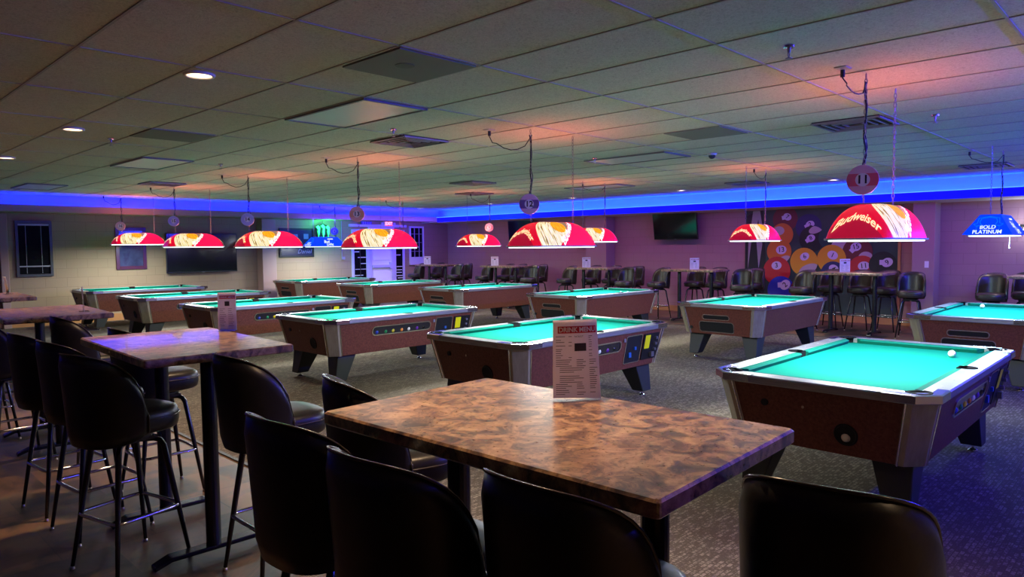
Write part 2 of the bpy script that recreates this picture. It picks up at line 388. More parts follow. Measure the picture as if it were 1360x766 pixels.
# the door
rt = bpy.data.objects.new('door_1', None); COL.objects.link(rt); rt.location = (12.36, YW, 0); rt['kind'] = 'structure'
bm = B(); bx(bm, -.46,-.36,-.07,0,0,2.2); bx(bm,.36,.46,-.07,0,0,2.2); bx(bm,-.36,.36,-.07,0,2.1,2.2); obj('door_frame', bm, M_PFRAME, rt)
bm = B(); bx(bm, -.36,.36,-.045,0,.02,2.1); obj('door_leaf', bm, mat('white_door', (.72,.70,.75), .5), rt)
bm = B(); bx(bm, -.34,.34,-.10,-.045,1.0,1.08); bx(bm,.27,.35,-.11,-.045,.96,1.16); obj('push_bar', bm, M_PFRAME, rt)
bm = B(); bx(bm, -.30,.30,-.055,-.045,1.22,1.98); bx(bm,-.30,.30,-.055,-.045,.2,.9); obj('door_panel', bm, mat('white_panel', (.8,.78,.82), .5), rt, bevel=.01)
bm = B(); bx(bm, 11.26,13.30,YW-.06,YW,2.2,2.27); struct('trim_12', bm, M_PFRAME)

# ------------------------------------------------------------------ pool table
TL, TW, TH = 2.36, 1.314, .78       # outer length, width, height of the rail top
def oct_(hx, hy, c, z): return [(hx-c,-hy,z),(hx,-hy+c,z),(hx,hy-c,z),(hx-c,hy,z),(-hx+c,hy,z),(-hx,hy-c,z),(-hx,-hy+c,z),(-hx+c,-hy,z)]
BALLC = [(.8,.65,.02),(.02,.05,.4),(.6,.02,.02),(.15,.03,.3),(.8,.25,.03),(.02,.25,.08),(.35,.03,.04),(.01,.01,.01),(.8,.78,.7)]
M_BALL = [mat('ball_enamel', c, .12) for c in BALLC]
def make_table(detail=True):
    t = thing('pool_table', '', 'pool table', (0,0,0), 0, 'coin pool tables in two rows')
    hx, hy = TL/2, TW/2
    # cabinet tapering to the floor
    bm = B(); loft(bm, [oct_(hx-.115, hy-.105, .085, .355), oct_(hx-.028, hy-.028, .10, .735)]); recalc(bm)
    obj('cabinet', bm, M_LAM, t, bevel=.004)
    # rail frame with the playing field cut out
    bm = B(); iw = .118
    lo = [bm.verts.new(p) for p in oct_(hx-.004, hy-.004, .105, .730)]; lo2 = [bm.verts.new(p) for p in oct_(hx, hy, .105, .738)]
    up2 = [bm.verts.new(p) for p in oct_(hx, hy, .105, .772)]; up = [bm.verts.new(p) for p in oct_(hx-.008, hy-.008, .103, .780)]
    def inn(z, c=.03): return oct_(hx-iw, hy-iw, c, z)
    iu = [bm.verts.new(p) for p in inn(.780)]; il = [bm.verts.new(p) for p in inn(.730)]
    for A_, B_ in ((lo, lo2), (lo2, up2), (up2, up), (up, iu), (iu, il), (il, lo)):
        for k in range(8): bm.faces.new((A_[k], A_[(k+1) % 8], B_[(k+1) % 8], B_[k]))
    recalc(bm); obj('rail_frame', bm, M_SILVER, t)
    bm = B(); bx(bm, -hx+.10, hx-.10, -hy+.10, hy-.10, .722, .742); obj('playing_cloth', bm, M_FELT, t)
    # six cushions
    cw = .05; X, Y = hx-iw, hy-iw
    def cushion(p0, p1, inward, m0, m1):
        bm = B(); p0, p1, n = Vector(p0), Vector(p1), Vector(inward); d = (p1-p0).normalized()
        def sec(p, mt):
            o_ = d*mt
            return [(p+Vector((0,0,.742))), (p+Vector((0,0,.779))), (p+n*cw*.8+o_*.8+Vector((0,0,.777))), (p+n*cw+o_+Vector((0,0,.768))), (p+n*cw*.7+o_*.7+Vector((0,0,.742)))]
        loft(bm, [sec(p0, m0), sec(p1, -m1)]); recalc(bm); obj('cushion', bm, M_CUSH, t)
    for s in (-1, 1):
        cushion((-X+.075, s*Y, 0), (-.052, s*Y, 0), (0,-s,0), .045, .014)
        cushion((.052, s*Y, 0), (X-.075, s*Y, 0), (0,-s,0), .014, .045)
        cushion((s*X, -Y+.075, 0), (s*X, Y-.075, 0), (-s,0,0), .045, .045)
    # pockets
    def pocket(cx, cy, r, a0, a1):
        bm = B(); n = 12
        for k in range(n):
            q = [math.radians(a0+(a1-a0)*(k+e)/n) for e in (0,1)]
            def P(a, rr, z): return bm.verts.new((cx+rr*math.cos(a), cy+rr*math.sin(a), z))
            v = [P(q[0],r,.7855),P(q[0],r*.72,.7845),P(q[1],r*.72,.7845),P(q[1],r,.7855)]
            w_ = [P(q[0],r*1.04,.778),P(q[1],r*1.04,.778),P(q[0],r*.72,.735),P(q[1],r*.72,.735)]
            bm.faces.new((v[0],v[1],v[2],v[3])); bm.faces.new((v[0],v[3],w_[1],w_[0])); bm.faces.new((v[1],w_[2],w_[3],v[2]))
        lathe(bm, [(.002,.7425),(r*.74,.7428),(r*.74,.7440),(.002,.7441)], (cx,cy,0), 14)
        lathe(bm, [(.002,.7815),(r*.9,.7815),(r*.9,.783),(.002,.783)], (cx,cy,0), 16)
        am = math.radians((a0+a1)/2); ux, uy = math.cos(am), math.sin(am); rz_ = am
        if abs(cx) < .01: box(bm, (0, cy-uy*.028, .7615), (.098, .052, .043))
        else: box(bm, (cx-ux*.022, cy-uy*.022, .7615), (.030, .118, .043), rz_)
        bmesh.ops.remove_doubles(bm, verts=bm.verts, dist=1e-5); recalc(bm)
        obj('pocket', bm, M_POCKET, t)
    for sx in (-1,1):
        for sy in (-1,1):
            base = math.degrees(math.atan2(sy, sx)); pocket(sx*(X+.004), sy*(Y+.004), .068, base-128, base+128)
    for sy in (-1,1): pocket(0, sy*(Y+.022), .058, sy*90-118, sy*90+118)
    # chrome corner castings and champagne posts over the cut corners
    for sx in (-1,1):
        for sy in (-1,1):
            bm = B()
            def c8(off, z, e=.17, c=.105):
                HX, HY = hx+off, hy+off
                return [(sx*(HX-c-e), sy*HY, z), (sx*(HX-c), sy*HY, z), (sx*HX, sy*(HY-c), z), (sx*HX, sy*(HY-c-e), z)]
            o_ = [bm.verts.new(p) for p in c8(.003,.737)]; p_ = [bm.verts.new(p) for p in c8(.003,.779)]
            q_ = [bm.verts.new(p) for p in c8(-.008,.7835)]; i_ = [bm.verts.new(p) for p in c8(-.062,.7835,.15,.07)]; j_ = [bm.verts.new(p) for p in c8(-.062,.770,.15,.07)]
            for A_, B_ in ((o_,p_),(p_,q_),(q_,i_),(i_,j_)):
                for k in range(3): bm.faces.new((A_[k],A_[k+1],B_[k+1],B_[k]))
            recalc(bm); obj('corner_casting', bm, M_CHROME, t)
            bm = B()
            def post(off, z, HX, HY, c, e=.035):
                HX += off; HY += off
                return [(sx*(HX-c-e), sy*HY, z), (sx*(HX-c), sy*HY, z), (sx*HX, sy*(HY-c), z), (sx*HX, sy*(HY-c-e), z)]
            def shell(off, z, t0): 
                return post(off, z, hx-.115+t0*.087, hy-.105+t0*.077, .085+t0*.015)
            oL = shell(.008,.353,0); oU = shell(.008,.732,1); nL = shell(-.006,.353,0); nU = shell(-.006,.732,1)
            loft(bm, [oL+nL[::-1], oU+nU[::-1]]); recalc(bm); obj('corner_post', bm, M_POST, t, bevel=.003)
            bm = B()
            for e, c in ((.040,.09),):
                for z0, z1, t0, t1 in ((.353,.732,0,1),):
                    for which in (0, 3):
                        a_ = Vector(shell(.010, z0, 0)[which]); b_ = Vector(shell(.010, z1, 1)[which]); tube(bm, [a_, b_], .006, 6)
            obj('edge_bead', bm, M_CHROME, t)
            # splayed leg
            bm = B(); cx, cy = sx*(hx-.33), sy*(hy-.27)
            fx, fy = sx*(hx-.24), sy*(hy-.225)
            def rc(cx, cy, a_, b_, z): return [(cx-a_,cy-b_,z),(cx+a_,cy-b_,z),(cx+a_,cy+b_,z),(cx-a_,cy+b_,z)]
            loft(bm, [rc(fx,fy,.075,.070,.055), rc(cx,cy,.125,.115,.360)]); obj('leg', bm, M_LEG, t, bevel=.008)
            lg = t_leg = None
            bm = B(); lathe(bm, [(.010,.02),(.010,.058)], (fx,fy,0), 10); lathe(bm, [(.034,0),(.036,.010),(.015,.022)], (fx,fy,0), 14); obj('leveller_foot', bm, M_CHROME, t, smooth=True)
    # painted sights on the rails
    bm = B()
    for k in range(1,8):
        if k == 4: continue
        for s in (-1,1): box(bm, (-X+2*X*k/8, s*(hy-.06), .781), (.012,.006,.0012))
    for k in range(1,4):
        for s in (-1,1): box(bm, (s*(hx-.06), -Y+2*Y*k/4, .781), (.006,.012,.0012))
    plabel(obj('rail_sights', bm, M_WHITE, t), 'small white rail sights')
    # helpers for things set into the tapered sides: side y=-: position along x (u) and height z
    def side(u, z, off=0):      # coin side, outward = -y
        k = (z-.355)/.38; return Vector((u, -(hy-.105+k*.077)-off, z))
    def end(v, z, off=0, s=-1):
        k = (z-.355)/.38; return Vector((s*(hx-.115+k*.087+off), v, z))
    def plate(fn, u0, u1, z0, z1, r, off0, off1, m_, name, par=t, ring=None):
        pts = rrect(u1-u0, z1-z0, r, 4); uc, zc = (u0+u1)/2, (z0+z1)/2
        bm = B()
        if ring:
            pin = rrect(u1-u0-2*ring, z1-z0-2*ring, max(r-ring,.004), 4)
            o1 = [bm.verts.new(fn(uc+p[0], zc+p[1], off1)) for p in pts]; i1 = [bm.verts.new(fn(uc+p[0], zc+p[1], off1)) for p in pin]
            o0 = [bm.verts.new(fn(uc+p[0], zc+p[1], off0)) for p in pts]; i0 = [bm.verts.new(fn(uc+p[0], zc+p[1], off0)) for p in pin]
            n = len(pts)
            for k in range(n):
                q = (k+1) % n
                bm.faces.new((o1[k],o1[q],i1[q],i1[k])); bm.faces.new((o0[k],o0[q],o1[q],o1[k])); bm.faces.new((i1[k],i1[q],i0[q],i0[k]))
        else:
            loft(bm, [[fn(uc+p[0], zc+p[1], off0) for p in pts], [fn(uc+p[0], zc+p[1], off1) for p in pts]])
        recalc(bm); return obj(name, bm, m_, par)
    # ball window with the balls lined up behind it
    wn = plate(side, -.56, .30, .565, .655, .04, -.004, .003, mat_win, 'ball_window')
    plate(side, -.575, .315, .552, .668, .052, 0, .010, M_CHROME, 'window_rim', wn, ring=.013)
    for k in range(7):
        p = side(-.50+k*.118+(.01 if k % 2 else 0), .594, -.012); bm = B()
        bmesh.ops.create_uvsphere(bm, u_segments=12, v_segments=8, radius=.026, matrix=Matrix.Translation(p)); obj('ball', bm, M_BALL[(k*4+1) % 9], wn, smooth=True)
    # open service box and coin mechanism
    sb = plate(side, .40, .665, .420, .690, .02, -.004, .003, M_HOLE, 'service_box'); plate(side, .39, .675, .41, .70, .028, 0, .009, M_CHROME, 'service_box_rim', sb, ring=.010)
    bm = B(); box(bm, side(.48,.50,.01), (.04,.02,.05)); box(bm, side(.56,.56,.01), (.03,.02,.03)); obj('coin_counter', bm, mat_bl, sb)
    cp = plate(side, .70, .975, .420, .690, .012, -.002, .012, M_BLACK, 'coin_plate')
    plabel(plate(side, .725, .815, .535, .675, .006, .010, .0135, M_YELLOW, 'sticker', cp), 'bright yellow price sticker')
    bm = B()
    for k in range(3):
        p = side(.90,.64-k*.06,.012); tube(bm, [p, p+Vector((0,-.028,0))], .015, 10)
    box(bm, side(.86,.47,.03), (.05,.03,.05)); obj('coin_slide', bm, M_DULL, cp)
    bm = B(); box(bm, side(.365,.66,.004), (.03,.01,.035)); obj('lock_plate', bm, M_SILVER, t)
    # head end: knob, screw and cue ball hole
    for (v, z, r, m_, nm) in ((.30,.615,.022,M_BLACK,'lock_knob'),(.06,.62,.009,M_CHROME,'screw')):
        bm = B(); p = end(v, z); tube(bm, [p+Vector((.01,0,0)), p+Vector((-.012,0,0))], r, 12); obj(nm, bm, m_, t)
    h_ = plate(end, -.233, -.117, .427, .543, .0575, -.003, .003, M_HOLE, 'cue_ball_hole')
    bm = B(); q = [end(-.175+.062*math.cos(a*PI/12), .485+.062*math.sin(a*PI/12), .002) for a in range(24)]; tube(bm, q, .007, 6, closed=True); obj('hole_rim', bm, M_BLACK, h_, smooth=True)
    # foot end: slot, ball tray opening and keyhole
    endf = lambda v, z, off=0: end(v, z, off, 1)
    s1 = plate(endf, -.22, .155, .572, .622, .022, -.003, .003, M_HOLE, 'rack_slot'); plate(endf, -.235, .17, .56, .634, .034, 0, .008, M_CHROME, 'slot_rim', s1, ring=.008)
    s2 = plate(endf, -.285, .215, .395, .528, .03, -.003, .003, M_HOLE, 'ball_tray'); plate(endf, -.295, .225, .385, .538, .038, 0, .008, M_CHROME, 'tray_rim', s2, ring=.008)
    bm = B(); p = endf(-.42,.44); tube(bm, [p, p+Vector((.012,0,0))], .022, 12); obj('lock_knob', bm, M_BLACK, t)
    # leg / remember
    return t
mat_win = mat('smoked_window', (.02,.02,.025), .08)
mat_bl = mat('blue_counter', (.02,.12,.45), .4)
proto = make_table(); remember(proto)
A0 = {11:(4.165,.93),12:(4.18,3.953),13:(4.165,6.87),14:(4.06,9.64),15:(4.04,12.49),16:(4.05,15.40),21:(8.925,1.042),22:(8.794,3.981),23:(8.842,6.996),24:(8.86,10.0),25:(8.76,12.86),26:(8.61,15.59)}
TC = {k:(a+TL/2, b+TW/2) for k,(a,b) in A0.items()}
TLAB = {11:'nearest coin pool table, beside the marbled bar table, under the red lamp numbered 11',
12:'coin pool table directly behind the drink menu, under the red lamp numbered 12',
13:'coin pool table under the red lamp numbered 13, yellow sticker at its far end',
14:'front row coin pool table with the narrow menu standing in front of it',
15:'coin pool table second from left in the front row, under the lamp numbered 15',
16:'coin pool table at the far left, alone against the tan left wall',
21:'back row pool table cut by the right edge of the view, under the blue lamp',
22:'back row pool table with ball tray opening, in front of the billiard ball mural',
23:'back row pool table below the wall television, with small chalk pieces on it',
24:'back row pool table in front of the wall bar tables, third from the far corner',
25:'back row pool table below the exit sign, second from the far corner',
26:'back row pool table farthest in the back, in front of the violet lit wall'}
for k in A0:
    o = proto if k == 11 else dup(proto, (0,0,0), 0, '')
    o['label'] = TLAB[k]; o.location = (*TC[k], 0); o.rotation_euler = (0,0,PI if k > 20 else 0)
# loose balls and chalk
def ball(loc, m_, label):
    bm = B(); bmesh.ops.create_uvsphere(bm, u_segments=16, v_segments=10, radius=.027); o = obj('pool_ball', bm, m_, smooth=True); o.location = loc; tag(o, label, 'pool ball')
M_CUE = mat('cue_ball_ivory', (.75,.68,.6), .15)
ball((6.03,1.26,.769), M_CUE, 'pale ball lying near the far rail of the nearest pool table')
ball((10.80,1.93,.769), M_CUE, 'white cue ball on the pool table at the right edge')
ball((TC[11][0]-TL/2+.093, TC[11][1]-.175, .468), M_CUE, 'pale ball resting in the round return hole of the nearest pool table')
for (x, y, lb) in ((10.52,7.42,'left of two small chalk cubes on the back row pool table below television'),(10.60,7.33,'right of two small chalk cubes on the back row pool table below television')):
    bm = B(); box(bm, (0,0,.011), (.024,.024,.022)); o = obj('chalk_cube', bm, M_WHITE, bevel=.002); o.location = (x,y,.742); tag(o, lb, 'chalk')
o_ = None

# ------------------------------------------------------------------ billiard lamps
LL, LWd, LH = 1.02, .45, .235
N_SE = 5.0
def se_pt(t):   # unit superellipse
    c, s = math.cos(t), math.sin(t); k = (abs(c)**N_SE+abs(s)**N_SE)**(-1/N_SE); return c*k, s*k
_ts = []; _N = 720
_p = None; _acc = 0
for i in range(_N+1):
    t = PI+2*PI*i/_N; c, s = se_pt(t); q = (c*LL/2, s*LWd/2)
    if _p: _acc += math.hypot(q[0]-_p[0], q[1]-_p[1])
    _ts.append((_acc, t)); _p = q
PER = _acc
def at_u(u):
    u = u % PER; lo, hi = 0, _N
    while hi-lo > 1:
        mid = (lo+hi)//2
        if _ts[mid][0] <= u: lo = mid
        else: hi = mid
    f = (u-_ts[lo][0])/max(1e-9, _ts[hi][0]-_ts[lo][0]); return _ts[lo][1]+f*(_ts[hi][1]-_ts[lo][1])
def dome(u, v, off=0):
    c, s = se_pt(at_u(u)); p0 = math.radians(24); ph = p0+v*(PI/2-p0)
    ins = (math.cos(p0)-math.cos(ph))/math.cos(p0); up = (math.sin(ph)-math.sin(p0))/(1-math.sin(p0))
    x = c*(LL/2-.33*ins+off); y = s*(LWd/2-.165*ins+off); return Vector((x, y, LH*up+off*v))
def shade_material():
    M = bpy.data.materials.new('printed_red_shade'); M.use_nodes = True; n, l = M.node_tree.nodes, M.node_tree.links
    b = n['Principled BSDF']; uv = n.new('ShaderNodeUVMap'); sp = n.new('ShaderNodeSeparateXYZ'); l.new(uv.outputs[0], sp.inputs[0])
    U_, V_ = sp.outputs[0], sp.outputs[1]
    def mth(op, a, b_=None, c=None):
        k = n.new('ShaderNodeMath'); k.operation = op
        for i, q in enumerate((a, b_, c)):
            if q is None: continue
            if isinstance(q, (int, float)): k.inputs[i].default_value = q
            else: l.new(q, k.inputs[i])
        return k.outputs[0]
    def mix(fac, a, b_):
        k = n.new('ShaderNodeMix'); k.data_type = 'RGBA'
        for i, q in ((0, fac), (6, a), (7, b_)):
            if isinstance(q, tuple): k.inputs[i].default_value = (*q, 1)
            elif isinstance(q, float): k.inputs[i].default_value = q
            else: l.new(q, k.inputs[i])
        return k.outputs[2]
    u = mth('MODULO', mth('ADD', U_, .22+PER), PER/2); u = mth('SUBTRACT', u, .22)      # artwork twice round
    red = mix(mth('GREATER_THAN', u, .62), (.55,.0,.018), (.80,.003,.06))
    # darker red below the arc on the end panel
    arc = mth('LESS_THAN', V_, mth('SUBTRACT', .40, mth('MULTIPLY', mth('POWER', mth('ABSOLUTE', mth('ADD', u, .03)), 2.0), 9)))
    red = mix(mth('MULTIPLY', arc, mth('LESS_THAN', u, .25)), red, (.30,.0,.02))
    lf = mth('GREATER_THAN', u, mth('SUBTRACT', .27, mth('MULTIPLY', V_, .24)))
    rt_ = mth('LESS_THAN', u, mth('ADD', .53, mth('MULTIPLY', V_, .38)))
    tp = mth('LESS_THAN', V_, .90)
    band = mth('MULTIPLY', mth('MULTIPLY', lf, rt_), tp)
    wv = n.new('ShaderNodeTexNoise'); wv.inputs['Scale'].default_value = 1; wv.inputs['Detail'].default_value = 3
    cb = n.new('ShaderNodeCombineXYZ'); l.new(mth('MULTIPLY', mth('ADD', u, mth('MULTIPLY', V_, .25)), 60), cb.inputs[0]); l.new(mth('MULTIPLY', V_, 3), cb.inputs[1]); l.new(cb.outputs[0], wv.inputs['Vector'])
    rp = ramp(n, [(.40,(.22,.14,.03)),(.47,(.75,.62,.28)),(.6,(.80,.72,.45))]); l.new(wv.outputs['Fac'], rp.inputs[0])
    # right half of the band greyer brown, with the golden hop blob
    gr = mth('MULTIPLY', mth('GREATER_THAN', u, .60), mth('GREATER_THAN', V_, .45))
    body = mix(gr, rp.outputs[0], (.22,.13,.07))
    rp2 = ramp(n, [(.42,(.55,.16,.0)),(.52,(.85,.36,.01))]); l.new(wv.outputs['Fac'], rp2.inputs[0])
    e = mth('ADD', mth('POWER', mth('MULTIPLY', mth('SUBTRACT', mth('ADD', u, mth('MULTIPLY', V_, .20)), .66), 6.6), 2.0), mth('POWER', mth('MULTIPLY', mth('SUBTRACT', V_, .66), 3.3), 2.0))
    body = mix(mth('LESS_THAN', e, 1.0), body, rp2.outputs[0])
    col = mix(band, red, body)
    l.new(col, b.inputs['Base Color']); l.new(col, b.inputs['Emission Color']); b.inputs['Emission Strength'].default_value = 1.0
    b.inputs['Roughness'].default_value = .25
    return M
M_SHADE = shade_material()
M_LETTER = mat('backlit_cream_lettering', (.8,.7,.4), .5, emit=(.85,.72,.38), es=1.0)
M_LETTERS = mat('backlit_white_lettering', (.9,.9,.8), .5, emit=(1,.95,.8), es=1.0)
M_DIFF = mat('lamp_diffuser', (.9,.95,.95), .4, emit=(.85,1,.95), es=2.2)
M_RIM = mat('white_lamp_rim', (.7,.7,.72), .3)
M_CHAIN = mat('chain_steel', (.30,.28,.30), .4, .7)
M_CORD = mat('black_cord', (.008,.008,.01), .5)
def chain_bm(L):
    bm = B(); n = max(2, int(L/.032)); st = L/n
    for k in range(n):
        z = (k+.5)*st; a = (k % 2)*PI/2
        pts = [(.009*math.cos(q*PI/4)*math.cos(a), .009*math.cos(q*PI/4)*math.sin(a), z+.021*math.sin(q*PI/4)) for q in range(8)]
        tube(bm, pts, .0026, 4, closed=True)
    return bm
def make_lamp_red():
    t = thing('billiard_lamp', '', 'lamp', (0,0,0), 0, 'red printed billiard lamps')
    bm = B(); NU, NV = 96, 10; uvl = bm.loops.layers.uv.new('UVMap')
    g = [[bm.verts.new(dome(PER*i/NU, j/NV)) for i in range(NU)] for j in range(NV+1)]
    for j in range(NV):
        for i in range(NU):
            f = bm.faces.new((g[j][i], g[j][(i+1) % NU], g[j+1][(i+1) % NU], g[j+1][i]))
            for lp, (uu, vv) in zip(f.loops, ((i,j),(i+1,j),(i+1,j+1),(i,j+1))): lp[uvl].uv = (PER*uu/NU, vv/NV)
    f = bm.faces.new(g[NV]); 
    for lp in f.loops: lp[uvl].uv = (1.0, 1)
    sh = obj('shade', bm, M_SHADE, t, smooth=True)
    for h_ in (0, PER/2):
        bm = B()
        def f1(x, y):
            v = .02+.36*(1-(x/.19)**2)+y*3.4+ .02; return dome(h_+.0+x, max(.01, v), .004)
        text_bm(bm, 'Budweiser', .074, f1, shear=.35, bold=.0012, cuts=1); plabel(obj('lettering', bm, M_LETTER, sh), 'cream script lettering on the shade')
        bm = B()
        dx, dv = .34, .78; Lt = math.hypot(.34, .27)
        def f2(x, y):
            s_ = x/.40+.5; uu = .565+s_*.31; vv = .06+s_*.76
            return dome(h_+uu-y*.62, max(.01, min(.98, vv+y*2.6)), .004)
        text_bm(bm, 'Budweiser', .095, f2, shear=.25, bold=.0022, cuts=1); obj('lettering', bm, M_LETTERS, sh)
    return t
def finish_lamp(t, cl=None):
    bm = B(); pts = [dome(PER*i/64, 0, .006)+Vector((0,0,-.004)) for i in range(64)]; tube(bm, pts, .007, 6, closed=True); obj('rim', bm, M_RIM, t, smooth=True)
    bm = B(); loft(bm, [[dome(PER*i/40, 0, -.012)+Vector((0,0,-.020)) for i in range(40)], [dome(PER*i/40, 0, -.012)+Vector((0,0,.004)) for i in range(40)]]); recalc(bm); obj('diffuser', bm, M_DIFF, t)
    for s in (-1,1):
        bm = B(); tube(bm, [(.012*math.cos(q*PI/6), 0, .016+.014*math.sin(q*PI/6)) for q in range(12)], .0025, 5, closed=True); e = obj('hook_ring', bm, M_CHAIN, t); e.location = (s*.32,0,LH)
lampR = make_lamp_red(); finish_lamp(lampR); remember(lampR)
# blue lamp: straight-sided hipped shade
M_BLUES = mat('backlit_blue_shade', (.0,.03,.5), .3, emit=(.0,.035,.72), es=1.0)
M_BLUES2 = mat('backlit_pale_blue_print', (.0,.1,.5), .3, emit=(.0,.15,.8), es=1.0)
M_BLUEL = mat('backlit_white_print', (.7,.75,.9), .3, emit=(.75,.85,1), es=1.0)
def make_lamp_blue(l1, l2, m_sh):
    t = thing('billiard_lamp', '', 'lamp', (0,0,0), 0)
    hx, hy, tx, ty, H = LL/2, LWd/2+.02, LL/2-.18, .10, LH
    bm = B(); loft(bm, [[(-hx,-hy,0),(hx,-hy,0),(hx,hy,0),(-hx,hy,0)], [(-tx,-ty,H),(tx,-ty,H),(tx,ty,H),(-tx,ty,H)]]); 
    sh = obj('shade', bm, m_sh, t, bevel=.006)
    def endp(x, y): # -x end, x = to the right seen from outside (-x looking +x: right is -y)
        v = y/H; xx = -hx+(hx-tx)*v-.004; return Vector((xx, -x*(1-.0*v), y))
    def sidep(x, y):
        v = y/H; return Vector((x, -(hy-(hy-ty)*v)-.004, y))
    bm = B(); text_bm(bm, l1[0], .060, lambda x, y: endp(x, y+.085), bold=.001); text_bm(bm, l1[1], .060, lambda x, y: endp(x, y+.030), bold=.001); obj('lettering', bm, M_BLUEL, sh)
    bm = B()
    pts = [(-.20,.125),(-.16,.10),(-.09,.11),(-.12,.15),(-.10,.19),(0,.205),(.10,.19),(.12,.15),(.09,.11),(.16,.10),(.20,.125),(.15,.135),(.14,.195),(0,.215),(-.14,.195),(-.15,.135)]
    sc_ = .72
    tube(bm, [endp(p[0]*sc_, p[1]*.98) for p in pts], .0035, 4, closed=True); tube(bm, [endp(-.16*sc_,.012), endp(-.15*sc_,.105), endp(.15*sc_,.105), endp(.16*sc_,.012)], .0025, 4)
    obj('emblem', bm, M_BLUES2, sh)
    bm = B(); text_bm(bm, l2[0], .10, lambda x, y: sidep(x-.05, y+.115), shear=.3, bold=.002); text_bm(bm, l2[1], .10, lambda x, y: sidep(x+.02, y+.045), shear=.3, bold=.002)
    q = [sidep(.0,.175), sidep(.16,.175), sidep(.16,.195), sidep(.0,.195)]; bm.faces.new([bm.verts.new(p) for p in q]); obj('lettering', bm, M_BLUEL, sh)
    return t
lampB = make_lamp_blue(('BOLD','PLATINUM'), ('Bud','Light'), M_BLUES); finish_lamp(lampB); remember(lampB)
bm = B(); tube(bm, [(-.30,-.19,0),(-.30,-.19,-.15)], .004, 6); lathe(bm, [(.003,-.165),(.009,-.160),(.009,-.148),(.003,-.143)], (-.30,-.19,0), 8); obj('pull_cord', bm, M_WHITE, lampB)
lampB2 = dup(lampB, (0,0,0), 0, '')

LZ = {11:1.632,12:1.600,13:1.602,14:1.628,15:1.645,16:1.712,21:1.688,22:1.658,23:1.676,24:1.62,25:1.63,26:1.64}
LLAB = {11:'large red printed billiard lamp nearest on the right, below the number 11 sign',
12:'red printed billiard lamp in the middle, below the number 12 sign',
13:'red printed billiard lamp below the orange number 13 sign',
14:'red printed billiard lamp below the bluish number 14 sign, above the wall picture',
15:'red printed billiard lamp overlapping the large left wall television, below number 15 sign',
16:'leftmost red printed billiard lamp, with bright white underside edge',
21:'blue billiard lamp with white lettering and pull cord at the right edge',
22:'small red billiard lamp in front of the billiard ball mural, left half',
23:'red billiard lamp half hidden behind the number 12 lamp right end',
24:'small red billiard lamp near the far corner with a white bulb glimpsed on top',
25:'red billiard lamp hidden behind the number 13 lamp, hanging below its thin chain',
26:'blue billiard lamp below the green claw neon sign'}
usedR = False
chain_cache = {}
for k in LZ:
    x, y = TC[k]; z = LZ[k]
    if k == 21: o = lampB; o['label'] = LLAB[k]
    elif k == 26: o = lampB2; o['label'] = LLAB[k]
    elif not usedR: o = lampR; o['label'] = LLAB[k]; usedR = True
    else: o = dup(lampR, (0,0,0), 0, LLAB[k])
    o.location = (x, y, z); 
    L = CEIL-z-LH-.028
    for s in (-1,1):
        q = obj('chain', chain_bm(L), M_CHAIN, o); q.location = (s*.32, 0, LH+.028)
    # cord running down the chain nearest its outlet
    s = 1 if k in (24,25,26,23,22,21) else -1
    bm = B(); rnd = random.Random(k); ox, oy = (-.26, (.30 if k not in (11,15,22) else .06)*1.0)
    if k == 15: oy = .38
    if k == 16: oy = .2
    top = Vector((s*.32+.02, 0, CEIL-z-.05)); out = Vector((s*.32+ox, oy, CEIL-z-.008))
    sag = .10 if k not in (11,22,23,21) else .05
    pts = [out, out+Vector((.0,0,-.05)), out+Vector((.02,-.02,-.06-sag*.5))]
    for q in range(1,6): f_ = q/6; p = out.lerp(top, f_)+Vector((0,0,-.06-sag*math.sin(PI*f_)*1.0)); pts.append(p)
    pts.append(top)
    tube(bm, pts, .0045, 6)
    dl = L*.72 if k < 20 else L*.8
    for j in range(2):
        run = []
        for q in range(12): f_ = q/11; run.append((s*.32+.012*math.sin(q*1.7+j*2+k)+.01*j, .010*math.cos(q*1.3+j+k), CEIL-z-.05-(dl if k < 20 else L)*f_))
        tube(bm, run, .0055 if j == 0 else .004, 6)
    tube(bm, [out+Vector((0,0,0)), out+Vector((0,0,-.045))], .014, 8)
    obj('power_cord', bm, M_CORD, o)
    # light under the shade
    area('lamp_light', (x, y, z-.03), .86, .34, P_POOL, (.45,.78,1.0) if k == 21 else (.92,1.0,.95))
    if k not in (21, 26): area('lamp_glow', (x, y, z+LH+.01), .42, .16, P_REDUP, (1,.26,.16), (PI,0,0))
    # outlet plate in the ceiling
    bm = B(); box(bm, (0,0,-.003), (.10,.075,.006)); pl = obj('ceiling_outlet', bm, mat('outlet_plate', (.5,.5,.5), .5) if k == 11 else bpy.data.materials['outlet_plate'], bevel=.002)
    pl.location = (x+out.x, y+out.y, CEIL+.006); tag(pl, {11:'nearest ceiling outlet plate, with a short black plug at the top right',12:'ceiling outlet plate with the long looping cord near the picture centre',13:'ceiling outlet plate feeding the lamp with the orange sign',14:'ceiling outlet plate feeding the lamp with the bluish sign',15:'ceiling outlet plate beside the vent above the purple sign',16:'ceiling outlet plate feeding the leftmost lamp',21:'ceiling outlet plate feeding the blue lamp at the right edge',22:'ceiling outlet plate feeding the lamp in front of the mural',23:'ceiling outlet plate feeding the lamp that is half hidden in the middle',24:'ceiling outlet plate feeding the small lamp near the far corner',25:'ceiling outlet plate of the hidden lamp near the exit sign',26:'ceiling outlet plate feeding the blue lamp under the green neon'}[k], 'outlet', 'ceiling outlets')

